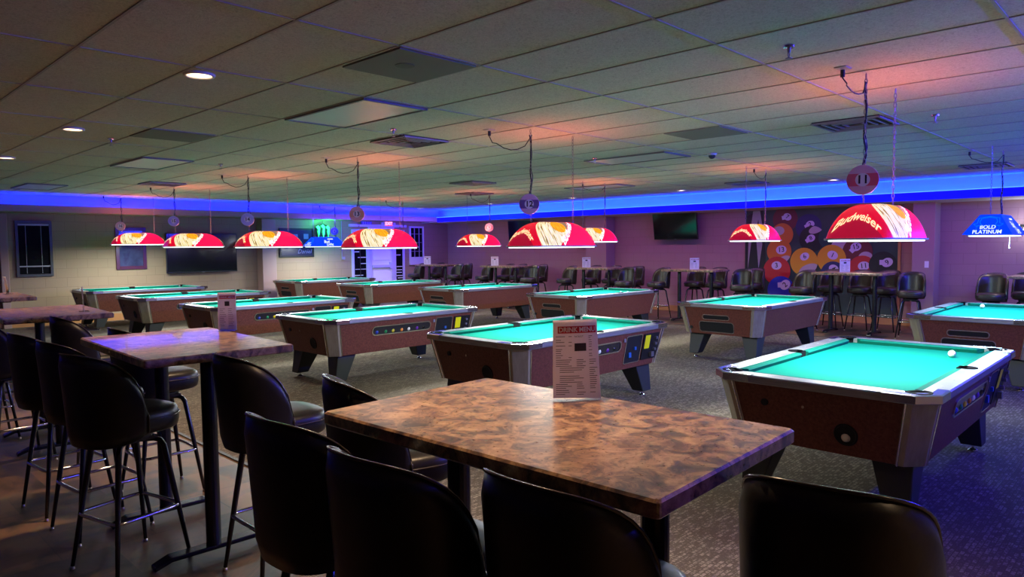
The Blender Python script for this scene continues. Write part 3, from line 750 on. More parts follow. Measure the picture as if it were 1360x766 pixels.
# number signs (flat round plates like numbered balls) hung on the lamp chains
def sign(k, num, dx, z, r, c_band, c_body, rz, label, ink=(.01,.01,.015)):
    x, y = TC[k]; t = thing('number_sign', label, 'sign', (x+dx, y, z), rz, 'numbered ball signs over the lamps')
    mb, mc = mat('sign_body', c_body, .45), mat('sign_band', c_band, .45)
    bm = B(); prof = rrect(2*r, 2*r, r*.999, 9)
    def disc(bm, rr, x0, x1, clip=None):
        pts = [(rr*math.cos(q*PI/20), rr*math.sin(q*PI/20)) for q in range(40)]
        if clip: pts = [(p[0], max(-clip, min(clip, p[1]))) for p in pts]
        loft(bm, [[(x0, -p[0], p[1]) for p in pts], [(x1, -p[0], p[1]) for p in pts]]); recalc(bm)
    disc(bm, r, -.009, .009); obj('plate', bm, mb, t, bevel=.004)
    bm = B(); disc(bm, r*.985, -.0105, .0105, r*.42); obj('stripe', bm, mc, t)
    for s in (-1, 1):
        bm = B(); disc(bm, r*.45, s*.0105, s*.0118); obj('number_spot', bm, mat('sign_spot', tuple(min(.9,c*1.4+.15) for c in c_body), .45), t)
        bm = B(); text_bm(bm, num, r*.78, lambda X_, Y_: Vector((s*.0125, s*X_, Y_)), bold=.002); obj('number', bm, mat('sign_ink', ink, .5), t)
    bm = B(); tube(bm, [(0,0,r*.98),(0,0,r+.03)], .003, 5); tube(bm, [(0,0,-r*.98),(0,0,-r-.02)], .003, 5); obj('hanger', bm, M_CHAIN, t)
SR = math.radians
sign(11,'11',-.345,2.02,.098,(.80,.13,.18),(.85,.52,.60),SR(14),'round number 11 sign with red stripe on the nearest lamp chain')
sign(12,'12',-.345,2.003,.098,(.20,.11,.32),(.85,.60,.66),SR(40),'round number 12 sign with dark purple stripe')
sign(13,'13',-.345,2.017,.095,(.85,.42,.20),(.85,.52,.38),SR(50),'round orange number 13 sign')
sign(14,'14',-.345,2.037,.095,(.40,.42,.80),(.45,.46,.85),SR(60),'round bluish number 14 sign above the fourth red lamp')
sign(15,'15',-.345,2.10,.092,(.45,.30,.85),(.55,.42,.85),SR(65),'round purple number 15 sign near the left television')
sign(16,'16',-.345,2.085,.092,(.8,.52,.45),(.8,.55,.5),SR(70),'round pale pink number 16 sign at the far left')
sign(24,'5',.30,1.999,.090,(.5,.30,.4),(.55,.45,.6),SR(44),'round pale violet sign in the gap between numbers 12 and 13 lamps')
sign(26,'6',.30,2.03,.10,(.10,.13,.45),(.12,.16,.5),SR(58),'round dim blue sign right of the green neon')

# ------------------------------------------------------------------ bar tables
def make_bar_table():
    t = thing('bar_table', '', 'table', (0,0,0), 0, 'tall bar tables with marbled laminate tops')
    L, W_, H = 1.19, .735, 1.09
    bm = B(); loft(bm, [[(p[0],p[1],z) for p in rrect(W_-2*o_, L-2*o_, .012, 3)] for z, o_ in ((H-.042,.006),(H-.036,0),(H-.006,0),(H,.006))]); recalc(bm)
    obj('tabletop', bm, M_TOP, t)
    for s in (-1,1):
        bm = B(); tube(bm, [(0,s*.37,.04),(0,s*.37,H-.05)], .038, 18); obj('column', bm, M_FRAME, t, smooth=False)
        bm = B(); loft(bm, [[(-.30,s*.37-.035,0),(-.30,s*.37+.035,0),(-.30,s*.37+.035,.022),(-.30,s*.37-.035,.022)],
                            [(-.22,s*.37-.038,.028),(-.22,s*.37+.038,.028),(-.22,s*.37+.038,.052),(-.22,s*.37-.038,.052)],
                            [(.22,s*.37-.038,.028),(.22,s*.37+.038,.028),(.22,s*.37+.038,.052),(.22,s*.37-.038,.052)],
                            [(.30,s*.37-.035,0),(.30,s*.37+.035,0),(.30,s*.37+.035,.022),(.30,s*.37-.035,.022)]]); recalc(bm)
        obj('base_bar', bm, M_FRAME, t, bevel=.006)
        bm = B(); box(bm, (0,s*.37,H-.048), (.28,.28,.012)); obj('mounting_plate', bm, M_FRAME, t)
    return t
bt = make_bar_table(); remember(bt)
BT = [(1.532,1.352,2.0,'marbled bar table in the foreground with the drink menu on it'),
      (1.512,4.02,-2.2,'marbled bar table second from camera, with violet sheen and a menu'),
      (1.500,6.87,-3.5,'marbled bar table third in the left row, clear menu holder on it'),
      (1.560,9.72,-2.0,'farthest marbled bar table of the left row, cut by the left edge'),
      (13.2,1.40,0,'bar table along the right wall cut by the right edge of view'),
      (13.2,4.32,0,'bar table standing in front of the billiard ball mural'),
      (13.2,7.44,0,'bar table along the right wall below the mounted television'),
      (13.2,10.02,0,'bar table along the wall left of the pilaster'),
      (13.2,13.0,0,'bar table along the wall second from the far corner'),
      (13.25,15.85,0,'bar table in the far corner beside the window')]
for i, (x, y, r, lb) in enumerate(BT):
    o = bt if i == 0 else dup(bt, (0,0,0), 0, lb); o['label'] = lb; o.location = (x,y,0); o.rotation_euler = (0,0,SR(r))
    if x > 12: o.scale = (.98,1,.995)

# ------------------------------------------------------------------ stools
def make_stool(m_v):
    t = thing('bar_stool', '', 'bar stool', (0,0,0), 0, 'black vinyl bucket bar stools')
    # seat
    bm = B(); pr = []
    for z, s in ((.690,.90),(.700,.97),(.730,1.0),(.770,1.0),(.792,.965),(.803,.88),(.809,.6),(.811,.2)):
        pr.append([(p[0]*s+.015, p[1]*s, z) for p in rrect(.42,.385,.14,5)])
    loft(bm, pr); recalc(bm); st = obj('seat', bm, m_v, t, smooth=True)
    bm = B()
    for z in (.700,): tube(bm, [(p[0]+.015,p[1],z+.062) for p in rrect(.427,.392,.143,6)], .0045, 5, closed=True)
    obj('seat_piping', bm, M_PIPE, t, smooth=True)
    # wrap-around back
    NA, NZ = 30, 8; TM = SR(84)
    def surf(i, j, out):
        a = -TM+2*TM*i/NA; f_ = abs(a/TM)
        zt = .80+.305*max(0,(1-f_**3.3))**.62; zb = .655+.05*f_**5
        v = j/NZ; z = zb+(zt-zb)*v; lean = .035*((z-.65)/.45)**1.3
        rr = (.018 if out else -.022)*(1 if 0 < v < 1 else .35)
        rx, ry = .240+rr+lean, .195+rr+lean*.2
        n_ = 2.6; c, s = math.cos(a), math.sin(a); k = (abs(c)**n_+abs(s)**n_)**(-1/n_)
        return Vector((-c*k*rx+.01, s*k*ry, z))
    bm = B(); O = [[bm.verts.new(surf(i,j,True)) for j in range(NZ+1)] for i in range(NA+1)]; I = [[bm.verts.new(surf(i,j,False)) for j in range(NZ+1)] for i in range(NA+1)]
    for i in range(NA):
        for j in range(NZ):
            bm.faces.new((O[i][j],O[i][j+1],O[i+1][j+1],O[i+1][j])); bm.faces.new((I[i][j],I[i+1][j],I[i+1][j+1],I[i][j+1]))
        bm.faces.new((O[i][NZ],I[i][NZ],I[i+1][NZ],O[i+1][NZ])); bm.faces.new((O[i][0],O[i+1][0],I[i+1][0],I[i][0]))
    for i in (0, NA):
        for j in range(NZ): bm.faces.new((O[i][j],I[i][j],I[i][j+1],O[i][j+1]))
    recalc(bm); obj('backrest', bm, m_v, t, smooth=True)
    bm = B(); tube(bm, [surf(i,NZ,True)*1.0+Vector((0,0,.003)) for i in range(NA+1)], .005, 5); tube(bm, [surf(0,j,True) for j in range(NZ+1)], .005, 5); tube(bm, [surf(NA,j,True) for j in range(NZ+1)], .005, 5)
    obj('back_piping', bm, M_PIPE, t, smooth=True)
    bm = B(); lathe(bm, [(.11,.655),(.12,.66),(.12,.672),(.09,.692)], (0,0,0), 18); box(bm, (0,0,.648), (.20,.20,.016)); obj('swivel_plate', bm, M_FRAME, t)
    for sx in (-1,1):
        for sy in (-1,1):
            bm = B(); pts = []; rs = []
            for d_, z, r in ((.02,.635,.012),(.085,.637,.013),(.105,.628,.014),(.118,.600,.015),(.150,.35,.0135),(.192,.018,.0095)):
                pts.append((sx*d_, sy*d_, z)); rs.append(r)
            tube(bm, pts, rs, 10); obj('leg', bm, M_FRAME, t, smooth=True)
            bm = B(); lathe(bm, [(.008,.016),(.010,.014),(.012,.006),(.012,0)], (sx*.193, sy*.193, 0), 10); recalc(bm); obj('glide', bm, M_GLIDE, t, smooth=True)
    bm = B(); tube(bm, [(p[0],p[1],.285) for p in rrect(.345,.345,.05,4)], .0095, 8, closed=True); obj('footring', bm, M_CHROME, t, smooth=True)
    return t
stA = make_stool(M_VINYL); remember(stA); stB = make_stool(M_VINYLB); remember(stB)
FG = [ # x, y, rz, label
(1.70,.57,10,'black bar stool in the right foreground, standing before the nearest pool table'),
(1.31,1.00,0,'black bar stool in the centre foreground, below the near table corner'),
(1.17,1.43,2,'black bar stool left of the centre one, pushed at the foreground table'),
(1.20,1.94,2,'black bar stool at the left end of the foreground table, its leg tops showing'),
(1.66,2.26,-16,'black bar stool behind the foreground table with worn shiny seat visible'),
(1.64,3.21,0,'black bar stool at the near end of the second bar table, seat facing the carpet'),
(1.16,3.84,14,'black bar stool at left with complete legs and copper tinted footring'),
(1.20,4.47,6,'black bar stool directly behind the one with the copper tinted footring'),
(1.17,5.02,6,'third black bar stool back from the camera beside the second bar table'),
(1.66,4.83,0,'black bar stool at the far end of the second bar table, seat showing'),
(1.62,6.05,0,'black bar stool at the near end of the third bar table'),
(1.16,6.36,4,'black bar stool beside the third bar table, cut by the left edge'),
(1.12,7.3,0,'black bar stool farther back beside the third bar table at left edge'),]
for i, (x, y, r, lb) in enumerate(FG):
    o = stA if i == 0 else dup(stA, (0,0,0), 0, lb); o['label'] = lb; o.location = (x,y,0); o.rotation_euler = (0,0,SR(r)); o['group'] = 'bar stools around the near bar tables'
BGS = []
def bgs(px, a, rz, lb): 
    az = YAW-math.atan((px-680)/FPX); BGS.append((a, a*math.tan(az), 180+rz, lb))
tn = {0:'bar table before the mural',1:'bar table below the television',2:'bar table left of the pilaster',3:'second bar table from far corner',4:'bar table in the far corner',5:'bar table at right edge'}
for k, lst in {0:((1066,13.05,-12),(1103,13.75,0),(1143,13.72,0),(1178,13.75,0),(1211,13.05,8)),
               1:((884,13.1,-12),(923,13.75,0),(951,13.75,0),(985,13.05,10),(1000,13.8,0)),
               2:((752,13.2,-15),(785,13.8,-5),(812,13.8,0),(830,12.95,5),(842,13.7,0)),
               3:((646,13.2,-15),(671,13.8,-5),(688,13.8,0),(703,12.95,5),(715,13.7,0)),
               4:((555,13.1,-15),(579,13.8,0),(603,13.2,0),(616,13.7,5)),
               5:((1325,13.1,0),(1366,13.75,0))}.items():
    names = {5:['left end','left far side','middle far side','right near end','right far corner'],4:['left end','middle far side','right near end','right far corner'],2:['left end','right']}[len(lst)]
    TB = {0:4.32,1:7.44,2:10.02,3:13.0,4:15.85,5:1.40}[k]
    for (px, a, rz), nm in zip(lst, names):
        bgs(px, a, rz, 'dark bar stool at the %s of the %s' % (nm, tn[k]))
        a_, b_2, r_2, l_2 = BGS[-1]
        if a_ < 13.5 and abs(b_2-TB) < .83: BGS[-1] = (a_, TB+math.copysign(.83, b_2-TB), r_2, l_2)
for i, (x, y, r, lb) in enumerate(BGS):
    o = stB if i == 0 else dup(stB, (0,0,0), 0, lb); o['label'] = lb; o.location = (x,y,0); o.rotation_euler = (0,0,SR(r)); o['group'] = 'bar stools along the right wall'

# ------------------------------------------------------------------ menus
def menu_big():
    t = thing('drink_menu', 'tall printed drink menu with red header standing on the foreground bar table', 'menu', (1.838,1.462,1.09), 0)
    return t
def menu(loc, rz, w_, h_, label, curl=0, full=False, band=True, lean=0):
    t = thing('drink_menu', label, 'menu', loc, rz, 'drink menus on the bar tables')
    def S(x, y, off=0):  # sheet faces -Y local; x right, y up; slight curl of the right side
        c = curl*((x/w_+.5)**2)*(y/h_)
        return Vector((x-c*.25, c-off+lean*y, y))
    bm = B(); N = 10
    f0 = [[bm.verts.new(S(-w_/2+w_*i/N, h_*j/N+ .004 - (curl*.10*(i/N)**2 if j == 0 else 0))) for i in range(N+1)] for j in range(N+1)]
    f1 = [[bm.verts.new(S(-w_/2+w_*i/N, h_*j/N+.004, -.0015)) for i in range(N+1)] for j in range(N+1)]
    for j in range(N):
        for i in range(N):
            bm.faces.new((f0[j][i],f0[j][i+1],f0[j+1][i+1],f0[j+1][i])); bm.faces.new((f1[j][i],f1[j+1][i],f1[j+1][i+1],f1[j][i+1]))
    obj('sheet', bm, M_PAPER, t)
    def quad(bm, x0, x1, y0, y1, off):
        n = max(1, int((x1-x0)/w_*8)); 
        for i in range(n):
            a, b = x0+(x1-x0)*i/n, x0+(x1-x0)*(i+1)/n
            bm.faces.new([bm.verts.new(S(*p, off)) for p in ((a,y0),(b,y0),(b,y1),(a,y1))])
    if band:
        bm = B(); quad(bm, -w_*.40, w_*.46, h_*.845, h_*.935, .0012); plabel(obj('header_band', bm, M_RED, t), 'red header band')
        bm = B(); text_bm(bm, 'DRINK MENU', w_*.135, lambda x, y: S(x+w_*.03, y+h_*.888, .0022), bold=w_*.004); obj('header_lettering', bm, M_WHITE, t)
    rnd = random.Random(int(abs(loc[1])*100)); bm = B()
    if full:
        text_bm(bm, 'PATRIOT', w_*.05, lambda x, y: S(x+w_*.06, y+h_*.80, .0012))
        quad(bm, -w_*.04, w_*.22, h_*.615, h_*.715, .0012)
        for c0, c1 in ((-.44,-.10),(.28,.47)):
            y = .80
            while y > .52:
                ln = rnd.uniform(.4,.8)*(c1-c0-.08); quad(bm, c0*w_, (c0+ln)*w_, y*h_, (y+.007)*h_, .0012)
                if rnd.random() > .4 and c0 < 0: quad(bm, (c1-.07)*w_, c1*w_, y*h_, (y+.007)*h_, .0012)
                y -= rnd.choice((.022,.028,.045))
        y = .50
        while y > .05:
            for c0, c1 in (((-.44,-.08),(.0,.22),(.28,.47)) if (y > .40 or y < .2) else ((-.36,.20),(.28,.47))):
                if rnd.random() > .2: ln = rnd.uniform(.5,.95); quad(bm, c0*w_, (c0+(c1-c0)*ln)*w_, y*h_, (y+.007)*h_, .0012)
            y -= .026
    else:
        quad(bm, -w_*.12, w_*.14, h_*.66, h_*.78, .0012)
        y = .58
        while y > .08:
            for c0, c1 in ((-.40,-.04),(.06,.42)): quad(bm, c0*w_, (c0+(c1-c0)*rnd.uniform(.5,1))*w_, y*h_, (y+.008)*h_, .0012)
            y -= .05
    obj('print', bm, M_INK, t)
    return t
mz = 1.09
def acrylic(t, w_, h_):
    bm = B(); bx(bm, -w_/2, w_/2, -.035, .035, .0005, .003); bx(bm, -w_/2, w_/2, .004, .006, .003, h_*.5); o = obj('clear_stand', bm, M_ACRYL, t)
FACE = SR(44-90)
menu((1.812,1.455,mz), FACE+SR(2), .160, .260, 'tall printed drink menu with red header standing on the foreground bar table', curl=.035, full=True)
q = menu((1.89,4.29,mz), FACE+SR(10), .108, .235, 'narrow menu with red header on the second bar table', curl=0); acrylic(q, .10, .21)
q = menu((1.70,6.58,mz), SR(80), .10, .20, 'menu seen edge on in a clear holder on the third bar table', lean=.04); acrylic(q, .10, .2)
q = menu((1.80,9.97,mz), SR(95), .10, .20, 'thin clear menu holder on the farthest left bar table', band=False, lean=.15); acrylic(q, .10, .2)
zz = 1.085
for x, y, lb in ((13.15,4.44,'white menu on the bar table before the mural'),(13.1,7.40,'white menu on the bar table below the television'),(13.0,10.15,'white menu on the bar table left of the pilaster'),(13.15,13.35,'white menu on the bar table second from the far corner'),(13.1,16.12,'white menu on the far corner bar table')):
    menu((x,y,zz), FACE+SR(8), .20, .235, lb, band=True)

# ------------------------------------------------------------------ ceiling fittings
def downlight(x, y, col, p, label):
    t = thing('recessed_downlight', label, 'ceiling light', (x,y,CEIL), 0, 'recessed round downlights')
    bm = B(); tube(bm, [(.085*math.cos(q*PI/16), .085*math.sin(q*PI/16), 0) for q in range(32)], .012, 6, closed=True); obj('trim_ring', bm, M_WHITE, t, smooth=True)
    bm = B(); lathe(bm, [(.002,-.004),(.05,-.004),(.078,0),(.078,.01)], (0,0,0), 24); obj('lens', bm, mat('lens_glow', (.9,.8,.6), .4, emit=col, es=6) , t)
    l = bpy.data.lights.new('downlight', 'SPOT'); l.energy = p*10; l.spot_size = SR(100); l.spot_blend = .8; l.shadow_soft_size = .07; l.color = col
    o = bpy.data.objects.new('downlight', l); COL.objects.link(o); o.location = (x,y,CEIL-.03)
WARM = (1,.66,.38)
for y, lb in ((4.63,'warm round downlight largest and nearest, over the second bar table'),(7.486,'warm round downlight left of the nearest one'),(10.31,'warm round downlight at the left edge of the view')): downlight(1.91, y, WARM, P_DOWN, lb)
for y in (1.77,-1.08): downlight(1.91, y, WARM, P_DOWN, 'warm round downlight above the camera side, row with the nearest bar table' if y > 0 else 'warm round downlight behind the camera over the bar seats')
for y, lb in ((1.72,'small downlight near the right edge above the blue cove'),(4.56,'small downlight just left of the number 11 sign'),(7.57,'small downlight above the right wall television'),(10.44,'small downlight above the number 12 lamp'),(13.2,'small downlight left of the number 12 sign'),(16.1,'small downlight near the far corner')): downlight(12.85, y, (1,.8,.62), P_DOWN_FAR, lb)
M_PANELG = mat('plain_grey_panel', (.20,.20,.185), .8)
M_PANELW = mat('acrylic_light_panel', (.62,.62,.62), .4)
def cpanel(name, x0, y0, x1, y1, m_, label, cat, drop=.004, frame=True, group=None):
    cx, cy = (x0+x1)/2, (y0+y1)/2; t = thing(name, label, cat, (cx,cy,CEIL), 0, group)
    a, b = abs(x1-x0)/2, abs(y1-y0)/2
    bm = B(); bx(bm, -a, a, -b, b, -drop, .008); obj('panel', bm, m_, t, bevel=.003)
    if frame:
        bm = B()
        for s in (-1,1): bx(bm, s*a-.012, s*a+.012, -b-.012, b+.012, -.012, .006); bx(bm, -a, a, s*b-.012, s*b+.012, -.012, .006)
        obj('frame', bm, mat('panel_frame', (.2,.2,.2), .5), t)
    return t
def cell(i, j): return GX+i*gx, GY+j*gy
# grey speaker tile, 2x2, nearest
x, y = cell(1,0); s_ = cpanel('speaker_tile', x+.02, y+.02, x+gx-.02, y+gx-.02, M_PANELG, 'grey square speaker tile in the ceiling above the second bar table', 'ceiling speaker', frame=False)
bm = B(); lathe(bm, [(.002,-.008),(.06,-.007),(.062,0)], (-.05,-.02,0), 20); obj('speaker_grille', bm, mat('grille', (.12,.12,.11), .7), s_)
cpanel('speaker_tile', 2.42, 6.98, 3.02, 7.58, M_PANELG, 'grey square speaker tile left of the nearest light panel', 'ceiling speaker', frame=False)
cpanel('speaker_tile', 6.20, 3.25, 6.80, 3.86, M_PANELG, 'grey square speaker tile above the number 11 sign, left of it', 'ceiling speaker', frame=False)
x, y = cell(2,1)
cpanel('fluorescent_light', x+.02, y+.04, x+gx-.02, y+gy-.04, M_PANELW, 'unlit white fluorescent panel in the middle of the ceiling', 'ceiling light', group='unlit ceiling panels')
x, y = cell(2,5); cpanel('fluorescent_light', x+.02, y-.30, x+gx-.02, y+gy-.34, M_PANELW, 'unlit white fluorescent panel above the leftmost red lamps', 'ceiling light', group='unlit ceiling panels')
cpanel('fluorescent_light', 2.88, 14.05, 3.46, 15.25, M_PANELW, 'unlit white fluorescent panel farthest left near the blue cove', 'ceiling light', group='unlit ceiling panels')
cpanel('fluorescent_light', 7.40, 4.6, 8.0, 5.8, M_PANELW, 'unlit fluorescent panel right of the number 12 hanging chain', 'ceiling light', group='unlit ceiling panels')
cpanel('fluorescent_light', 10.6, 7.6, 11.2, 8.8, M_PANELW, 'unlit fluorescent panel in front of the back row by the right wall', 'ceiling light', group='unlit ceiling panels')
M_VENT = mat('vent_metal', (.28,.27,.26), .4, .3)
def vent(x, y, label, s_=.29):
    t = thing('ceiling_vent', label, 'vent', (x,y,CEIL), 0, 'louvred ceiling vents')
    bm = B(); bx(bm, -s_, s_, -s_, s_, -.001, .008); obj('backing', bm, M_HOLE, t)
    for k, q in enumerate((.29,.22,.15,.08)):
        bm = B(); q *= s_/.29
        for sx, sy, ex, ey in ((1,0,.010,q),(-1,0,.010,q),(0,1,q,.010),(0,-1,q,.010)):
            bx(bm, sx*q-ex, sx*q+ex, sy*q-ey, sy*q+ey, -.016, -.002)
        obj('louvre', bm, M_VENT, t)
for v in ((4.65,5.99,'ceiling vent glowing orange, near the middle of the ceiling'),(7.0,2.30,'ceiling vent behind the number 11 chain'),(4.55,12.72,'ceiling vent above the number 15 sign'),(8.49,9.15,'ceiling vent behind the number 12 cord, upper of the pair'),(10.2,10.95,'ceiling vent behind the number 12 cord, lower of the pair'),(12.29,5.89,'ceiling vent near the chains of the mural lamp'),(12.27,2.20,'ceiling vent above the blue lamp')): vent(*v)
def sprinkler(x, y, label):
    t = thing('fire_sprinkler', label, 'sprinkler', (x,y,CEIL), 0, 'ceiling fire sprinklers')
    bm = B(); lathe(bm, [(.004,-.008),(.030,-.006),(.032,.004)], (0,0,0), 16); obj('escutcheon', bm, M_CHROME, t)
    bm = B(); lathe(bm, [(.008,-.035),(.010,-.012),(.012,-.006)], (0,0,0), 10)
    for s in (-1,1): tube(bm, [(s*.010,0,-.03),(s*.012,0,-.048),(0,0,-.062)], .0025, 5)
    lathe(bm, [(.018,-.068),(.019,-.064),(.004,-.062)], (0,0,0), 12); obj('sprinkler_head', bm, M_DULL, t)
for v in ((4.017,1.683,'fire sprinkler above and left of the nearest lamp chain'),(7.08,1.66,'fire sprinkler right of the nearest lamp, over the back row'),(4.08,5.50,'fire sprinkler beside the orange glowing vent'),(4.07,9.29,'fire sprinkler above the number 14 lamp'),(7.27,5.54,'fire sprinkler right of the number 12 chain'),(2.35,7.9,'fire sprinkler over the third bar table')): sprinkler(*v)
t = thing('dome_camera', 'small white dome camera on the ceiling left of the mural lamp chains', 'camera', (8.0,4.29,CEIL))
bm = B(); lathe(bm, [(.05,-.02),(.06,.002)], (0,0,0), 18); obj('base', bm, M_WHITE, t, smooth=True)
bm = B(); lathe(bm, [(.004,-.065),(.025,-.058),(.04,-.04),(.044,-.02)], (0,0,0), 18); obj('dome', bm, mat('smoked_dome', (.05,.05,.06), .1), t, smooth=True)

# ------------------------------------------------------------------ televisions, pictures, neon
M_SCREEN = mat('tv_screen', (.004,.004,.006), .09)
M_BEZ = mat('tv_bezel', (.01,.01,.01), .35)
def tv(loc, rz, tilt, w_, h_, label):
    t = thing('television', label, 'television', loc, rz); t.rotation_euler = (tilt, 0, rz)
    bm = B(); box(bm, (0,.02,0), (w_,.045,h_)); obj('body', bm, M_BEZ, t, bevel=.006)
    bm = B(); box(bm, (0,-.004,.004), (w_-.03,.004,h_-.04)); obj('screen', bm, M_SCREEN, t)
    bm = B(); box(bm, (0,-.004,-h_/2+.010), (.06,.004,.008)); obj('maker_badge', bm, M_DULL, t)
    bm = B(); box(bm, (0,.08,0), (.25,.09,.3)); obj('wall_mount', bm, M_BLACK, t)
    return t
tv((7.06,YW-.13,1.50), 0, 0, 1.70, .95, 'very large dark television on the left wall behind the red lamps')
tv((14.72,8.85,2.05), -PI/2, SR(9), 1.18, .66, 'black television mounted high on the right wall, tilted down')
tv((14.80,13.95,2.05), -PI/2, SR(4), 1.0, .60, 'dark television on the right wall hidden behind the number 12 lamp')
def picture(loc, rz, w_, h_, label, m_in, fr=.06, m_fr=None):
    t = thing('framed_picture', label, 'picture', loc, rz)
    bm = B()
    for s in (-1,1): box(bm, (s*(w_/2-fr/2),0,0), (fr,.035,h_)); box(bm, (0,0,s*(h_/2-fr/2)), (w_-2*fr,.035,fr))
    obj('frame', bm, m_fr or M_BLACK, t, bevel=.004)
    bm = B(); box(bm, (0,.005,0), (w_-2*fr,.01,h_-2*fr)); obj('print', bm, m_in, t)
    return t
t = picture((5.49,YW-.025,1.62), 0, .64, .95, 'dark red framed glass picture left of the large television', noise_mat('dim_blue_print', [(.35,(.02,.02,.06)),(.6,(.06,.07,.16)),(.75,(.03,.02,.08))], 3, 3, .08), .075, mat('dark_red_frame', (.07,.012,.02), .25))
t = picture((9.62,YW-.025,1.74), 0, 1.02, .78, 'wide framed black print on the left wall below the green neon', mat('black_print', (.02,.02,.06), .2), .05)
bm = B(); box(bm, (-.12,-.003,.17), (.30,.004,.12)); box(bm, (.28,-.003,.17), (.14,.004,.14)); tube(bm, [(.08,-.004,-.16),(.30,-.004,.02)], .012, 4); text_bm(bm, 'Daniel', .16, lambda x, y: Vector((x+.22,-.004,y-.24)), shear=.3); obj('print_detail', bm, mat('blue_grey_ink', (.12,.13,.3), .4), t)
# green neon claw sign
M_GREEN = mat('green_neon', (.1,.9,.25), .4, emit=(.03,1,.13), es=1.0)
t = thing('neon_sign', 'glowing green three clawed neon sign above the blue lamp', 'neon sign', (10.36, YW-.14, 2.06))
def claw(bm, x, h0, h1, w_):
    for y in (0,): pass
    pts = [(x-w_*.9,h1-.02),(x-w_*.1,h1+.02),(x+w_*.55,h1-.03),(x+w_*.40,h0+.11),(x+w_*.15,h0+.05),(x+w_*.05,h0),(x-w_*.12,h0+.07),(x-w_*.35,h0+.16),(x-w_*.10,h1-.09)]
    loft(bm, [[(p[0],-.02,p[1]) for p in pts], [(p[0],.0,p[1]) for p in pts]]); recalc(bm)
for x, h0, h1, w_ in ((-.15,-.17,.13,.085),(0,-.19,.16,.085),(.15,-.17,.13,.085)):
    bm = B(); claw(bm, x, h0, h1, w_); obj('claw', bm, M_GREEN, t)
bm = B(); pts = [(-.24,-.18),(-.26,.10),(-.14,.18),(0,.24),(.14,.18),(.24,.10),(.22,-.18)]; loft(bm, [[(p[0]*.8,.01,p[1]*.9) for p in pts], [(p[0]*.8,.03,p[1]*.9) for p in pts]]); recalc(bm); obj('backing', bm, M_BLACK, t)
bm = B(); tube(bm, [(0,.02,.2),(0,.02,.30)], .004, 5); box(bm, (0,.08,.0), (.06,.10,.06)); obj('hanger', bm, M_BLACK, t)
gl = bpy.data.lights.new('green_neon_light', 'POINT'); gl.energy = 22; gl.color = (.03,1,.25); gl.shadow_soft_size = .12
g_ = bpy.data.objects.new('green_neon_light', gl); COL.objects.link(g_); g_.location = (10.36, YW-.36, 2.22)
# exit sign
t = thing('exit_sign', 'small glowing red exit sign above the white door', 'sign', (12.62, YW-.06, 2.36-.06))
bm = B(); box(bm, (0,.02,0), (.30,.07,.15)); obj('housing', bm, M_WHITE, t, bevel=.005)
bm = B(); box(bm, (0,-.019,0), (.27,.004,.13)); obj('face', bm, mat('red_exit_face', (.5,.02,.03), .4, emit=(.9,.04,.06), es=.8), t)
bm = B(); text_bm(bm, 'EXIT', .125, lambda x, y: Vector((x,-.024,y)), bold=.003); obj('lettering', bm, mat('pink_white_letters', (.9,.6,.7), .4, emit=(1,.55,.65), es=1.2), t)
for s in (-1,1):
    bm = B(); box(bm, (s*.22,.02,.0), (.08,.06,.07)); obj('emergency_lamp', bm, mat('lilac_plastic', (.4,.38,.6), .4), t, bevel=.01)
t = thing('wall_sign', 'dim blue rectangular sign left of the exit sign', 'sign', (11.85, YW-.05, 2.30))
bm = B(); box(bm, (0,.02,0), (.36,.05,.15)); obj('board', bm, mat('blue_sign', (.04,.04,.3), .4), t)
bm = B()
for k in range(4): box(bm, (-.12+k*.08,-.008,0), (.02,.004,.08))
obj('marks', bm, mat('blue_sign_marks', (.2,.2,.6), .4), t)
# small dark box on the right wall under the number 12 lamp
bm = B(); box(bm, (0,0,0), (.16,.30,.12)); o = obj('wall_speaker', bm, M_BLACK, bevel=.01); o.location = (14.90,11.75,1.66); tag(o, 'small dark box on the wall below the right end of the number 12 lamp', 'speaker')
# conduit and switch box on the left wall
bm = B(); tube(bm, [(11.02,YW-.02,2.36),(11.02,YW-.02,1.32)], .012, 6); box(bm, (11.06,YW-.02,1.3), (.10,.04,.08)); o = obj('conduit', bm, mat('lilac_conduit', (.3,.25,.35), .5)); tag(o, 'thin vertical conduit on the wall left of the door', 'conduit')
bm = B(); box(bm, (0,0,0), (.01,.07,.12)); o = obj('light_switch', bm, M_WHITE, bevel=.003); o.location = (14.613,3.50,1.2); tag(o, 'small switch plate on the pilaster beside the mural', 'switch')
# white neon script at the right edge
t = thing('neon_sign', 'white neon sign glowing on the wall behind the blue lamp at right', 'neon sign', (14.93, 2.02, 1.88), -PI/2)
bm = B(); pts = [(-.30+.05*q, -.02, .16*math.sin(q*1.9)*math.cos(q*.6)) for q in range(13)]; tube(bm, pts, .010, 6); obj('tube', bm, mat('white_neon', (.9,.95,1), .4, emit=(.85,.95,1), es=2.5), t, smooth=True)
bm = B(); tube(bm, [(p[0],.0,p[2]-.03) for p in pts], .016, 6); box(bm, (0,.04,.0), (.5,.02,.04)); obj('bracket', bm, M_BLACK, t)
gl = bpy.data.lights.new('white_neon_light', 'POINT'); gl.energy = 10; gl.color = (.75,.85,1); gl.shadow_soft_size = .12
g_ = bpy.data.objects.new('white_neon_light', gl); COL.objects.link(g_); g_.location = (14.72, 2.0, 1.88)

# ------------------------------------------------------------------ mural
MY, MXP = (4.08, 7.20), 14.985
t = thing('wall_mural', 'large dark green wall mural of numbered billiard balls', 'mural', (MXP, 5.64, 0), -PI/2)
